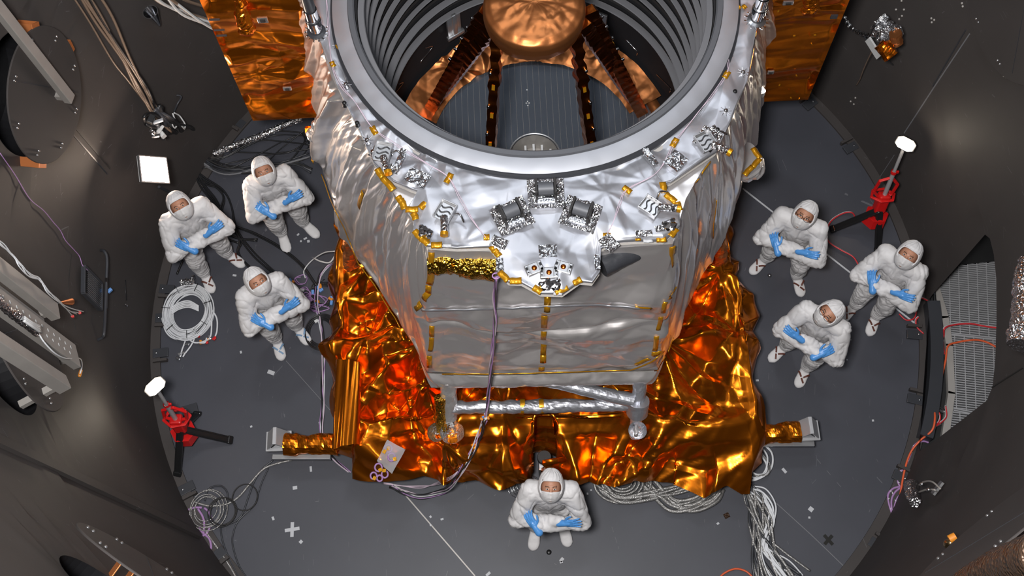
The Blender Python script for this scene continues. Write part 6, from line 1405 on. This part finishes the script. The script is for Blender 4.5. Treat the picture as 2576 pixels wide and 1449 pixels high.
# right side: red and white leads, orange cable, violet harness
def two_tone(name, pts, r, label, mats=('white', 'redcable')):
    o = empty(name, pts[len(pts) // 2], label, 'cable')
    for k, m_ in enumerate(mats): cord('strand', [p_ + np.array([0, -.010 * k, .010 * k]) for p_ in pts], r, m_, parent=o)
    return o
two_tone('lamp_lead', [P(2152, 548, .1), P(2142, 534, .05), P(2120, 536, .03), P(2090, 555, .03), P(2078, 585, .03), P(2085, 608, .03), P(2115, 628, .03), P(2145, 645, .03), P(2160, 668, .03), P(2172, 685, .03)], .008, 'red and white lead of the right work light curving over the floor')
two_tone('lamp_lead', [P(2302, 748, .05), P(2322, 750, .05), P(2345, 765, .12), P(2358, 785, .12), P(2363, 800, .1), P(2368, 830, .08), P(2374, 890, .05)], .008, 'red and white lead bending over the rim beside the last person')
two_tone('lamp_lead', [P(2302, 748, .06), P(2306, 775, .05), P(2300, 800, .03), P(2280, 805, .03), P(2262, 790, .03)], .008, 'red loop below the hand of the person nearest the doorway', ('redcable',))
two_tone('lamp_lead', [P(2310, 796, .05), P(2303, 805, .04), P(2306, 822, .03), P(2322, 838, .03)], .008, 'short white and red lead ending at the rim clip')
two_tone('lamp_lead', [P(2356, 870, .05), P(2372, 845, .06), P(2375, 825, .12), P(2398, 816, .07), P(2440, 813, .05), P(2480, 820, .05), P(2530, 826, .05)], .010, 'white and red cable lying across the metal grating')
cord('orange_cable', [P(2249, 1305, .03), P(2262, 1260, .04), P(2274, 1190, .04), P(2290, 1140, .05), P(2315, 1108, .1), P(2345, 1082, .18), P(2352, 1050, .18), P(2350, 1020, .1), P(2362, 975, .06), P(2378, 910, .06), P(2384, 872, .07), P(2405, 862, .05), P(2450, 855, .05), P(2480, 860, .05), P(2510, 875, .05)], .011, 'orangecable', 'long orange cable from the lower right rim up over the grating', 'cable')
two_tone('lamp_lead', [P(2345, 1028, .1), P(2362, 1038, .08), P(2362, 1058, .08), P(2345, 1075, .12), P(2378, 1050, .06), P(2378, 1020, .05)], .007, 'red and white loop at the lower end of the rim bar')
cord('orange_cable', [P(2480, 560, .03), P(2520, 575, .03)], .008, 'redcable', 'short red cable end at the top of the grating', 'cable')
o = empty('violet_harness', P(2250, 1250, 0), 'violet banded wire harness along the lower right floor rim', 'wires')
for s_ in ([(2336, 1113), (2325, 1110), (2310, 1113), (2297, 1125), (2288, 1150), (2275, 1178), (2260, 1190), (2258, 1210), (2264, 1225)], [(2262, 1224), (2245, 1230), (2234, 1245), (2236, 1268), (2246, 1300)], [(2266, 1226), (2250, 1240), (2242, 1262), (2246, 1298)], [(2268, 1240), (2256, 1255), (2250, 1275), (2248, 1300)], [(2266, 1250), (2262, 1270), (2252, 1300)]): cord('harness_wire', bl([(a, c) for a, c in s_]), .011, 'violet', parent=o)
for k in range(14):
    a, c = [(2310, 1113), (2299, 1122), (2292, 1140), (2284, 1160), (2275, 1178), (2266, 1186), (2259, 1200), (2260, 1214), (2240, 1236), (2235, 1255), (2240, 1280), (2244, 1240), (2252, 1260), (2258, 1275)][k]; b = MB(); b.lathe([(.0135, -.004), (.0135, .004)], P(a, c, .02), (cos(k), sin(k) + 1, 0), 10); b.build('white_band', M['white'], o)
# ---------------------------------------------------------------- marks and scraps on the floor
def cross(cx, cy_, L, w_, ang, mat, label, z=.004):
    o = empty('tape_cross', P(cx, cy_, 0), label, 'tape mark')
    for k, a in enumerate((ang, ang + 1.45)): b = MB(); b.box(P(cx, cy_, z + .002 * k), (L, w_, .003), rotz(a)); b.build('tape_strip', M[mat], o)
cross(735, 1332, .145, .034, .12, 'tapewhite', 'white tape cross on the floor at lower left'); cross(2084, 1358, .12, .032, .75, 'tapeblack', 'black tape cross on the floor at lower right')
scr = [(742, 1227, .045, .035, .1), (782, 1180, .022, .055, .1), (687, 1304, .022, .036, .4), (757, 1363, .032, .032, .8), (682, 937, .075, .042, -.4), (590, 693, .040, .022, -.2), (595, 740, .014, .014, 0), (1973, 1184, .028, .055, .6), (2040, 1281, .045, .045, .8), (1112, 1306, .03, .018, .3), (1083, 1300, .02, .022, .5),
       (1083, 1321, .016, .02, .2), (1413, 1408, .045, .03, .8), (1412, 1414, .03, .02, .2), (1228, 1444, .05, .025, .7), (1478, 1242, .016, .02, 0), (1487, 1233, .016, .016, 0), (1806, 1317, .025, .02, .6), (2036, 1302, .02, .02, 0), (1916, 1066, .02, .02, 0), (1905, 957, .03, .02, 0), (2196, 1058, .02, .02, 0), (2140, 855, .012, .012, 0),
       (632, 1073, .022, .02, .3), (690, 1118, .012, .012, 0), (606, 886, .02, .03, .3), (768, 600, .04, .02, .5), (776, 607, .028, .03, .2), (757, 607, .02, .02, 0), (750, 590, .03, .02, .9), (753, 660, .03, .016, 0), (500, 1040, .012, .01, 0), (2131, 905, .012, .012, 0), (846, 1070, .02, .05, .1), (805, 1068, .02, .06, .2)]
zone = lambda x, y: 'left' if x < 900 else ('right' if x > 1700 else 'front')
for k, (x, y, a, c, an) in enumerate(scr):
    big = a * c > 9e-4; b = MB(); b.box(P(x, y, .003), (a, c, .004), rotz(an)); o = b.build('tape_scrap' if big else 'paper_fleck', M['tapewhite'])
    if big: tag(o, {0: 'squarish white tape scrap between the white cross and the left outrigger', 1: 'upright white tape scrap below the left outrigger', 3: 'white tape scrap just below the white tape cross', 4: 'large silvery white tape scrap on the floor right of the white coil', 7: 'slanted white tape scrap on the floor below the right outrigger', 8: 'square white tape scrap above the black tape cross', 12: 'white tape scrap by the feet of the front person', 14: 'white tape scrap at the bottom edge left of the front person'}.get(k, 'small white tape scrap on the dark floor, %s of the base' % zone(x, y)), 'tape', None if k in (0, 1, 3, 4, 7, 8, 12, 14) else 'small tape scraps %s' % zone(x, y))
    else: tag(o, 'tiny white fleck on the dark floor, %s of the base' % zone(x, y), 'fleck', 'white flecks on the floor %s of the base' % zone(x, y))
b = MB(); b.box(P(1828, 1297, .006), (.055, .05, .008), rotz(.4), .002); tag(b.build('foil_chip', M['hose']), 'dark brown foil chip on the floor left of the cable cascade', 'foil')
b = MB(); b.lathe([(.001, .012), (.012, .012), (.024, .006), (.026, 0)], P(1381, 1389, .0), k=20); tag(b.build('floor_stud', M['blackpl'], smooth=True), 'round black stud between the feet of the front person', 'stud')
b = MB(); b.lathe([(.001, .02), (.012, .018), (.022, .004), (.024, 0)], P(1936, 693, .0), k=16); tag(b.build('floor_stud', M['steel'], smooth=True), 'small shiny stud between the feet of the person beside the flank', 'stud')
for (a, c, e, f_, lab) in [(1190, 100, 0, 0, '')][:0]: pass
b = MB(); p0, p1 = P(2118, 782, .0), P(2135, 790, 0)
for k, (s_, lab) in enumerate([([(445, 690), (460, 655)], 'thin black rod on the floor left of the nearest-to-lamp person'), ([(560, 598), (602, 612)], 'thin black rod on the floor right of the nearest-to-lamp person')]):
    cord('floor_rod', [P(*s_[0], .015), P(*s_[1], .015)], .012, 'blackpl', lab, 'rod')
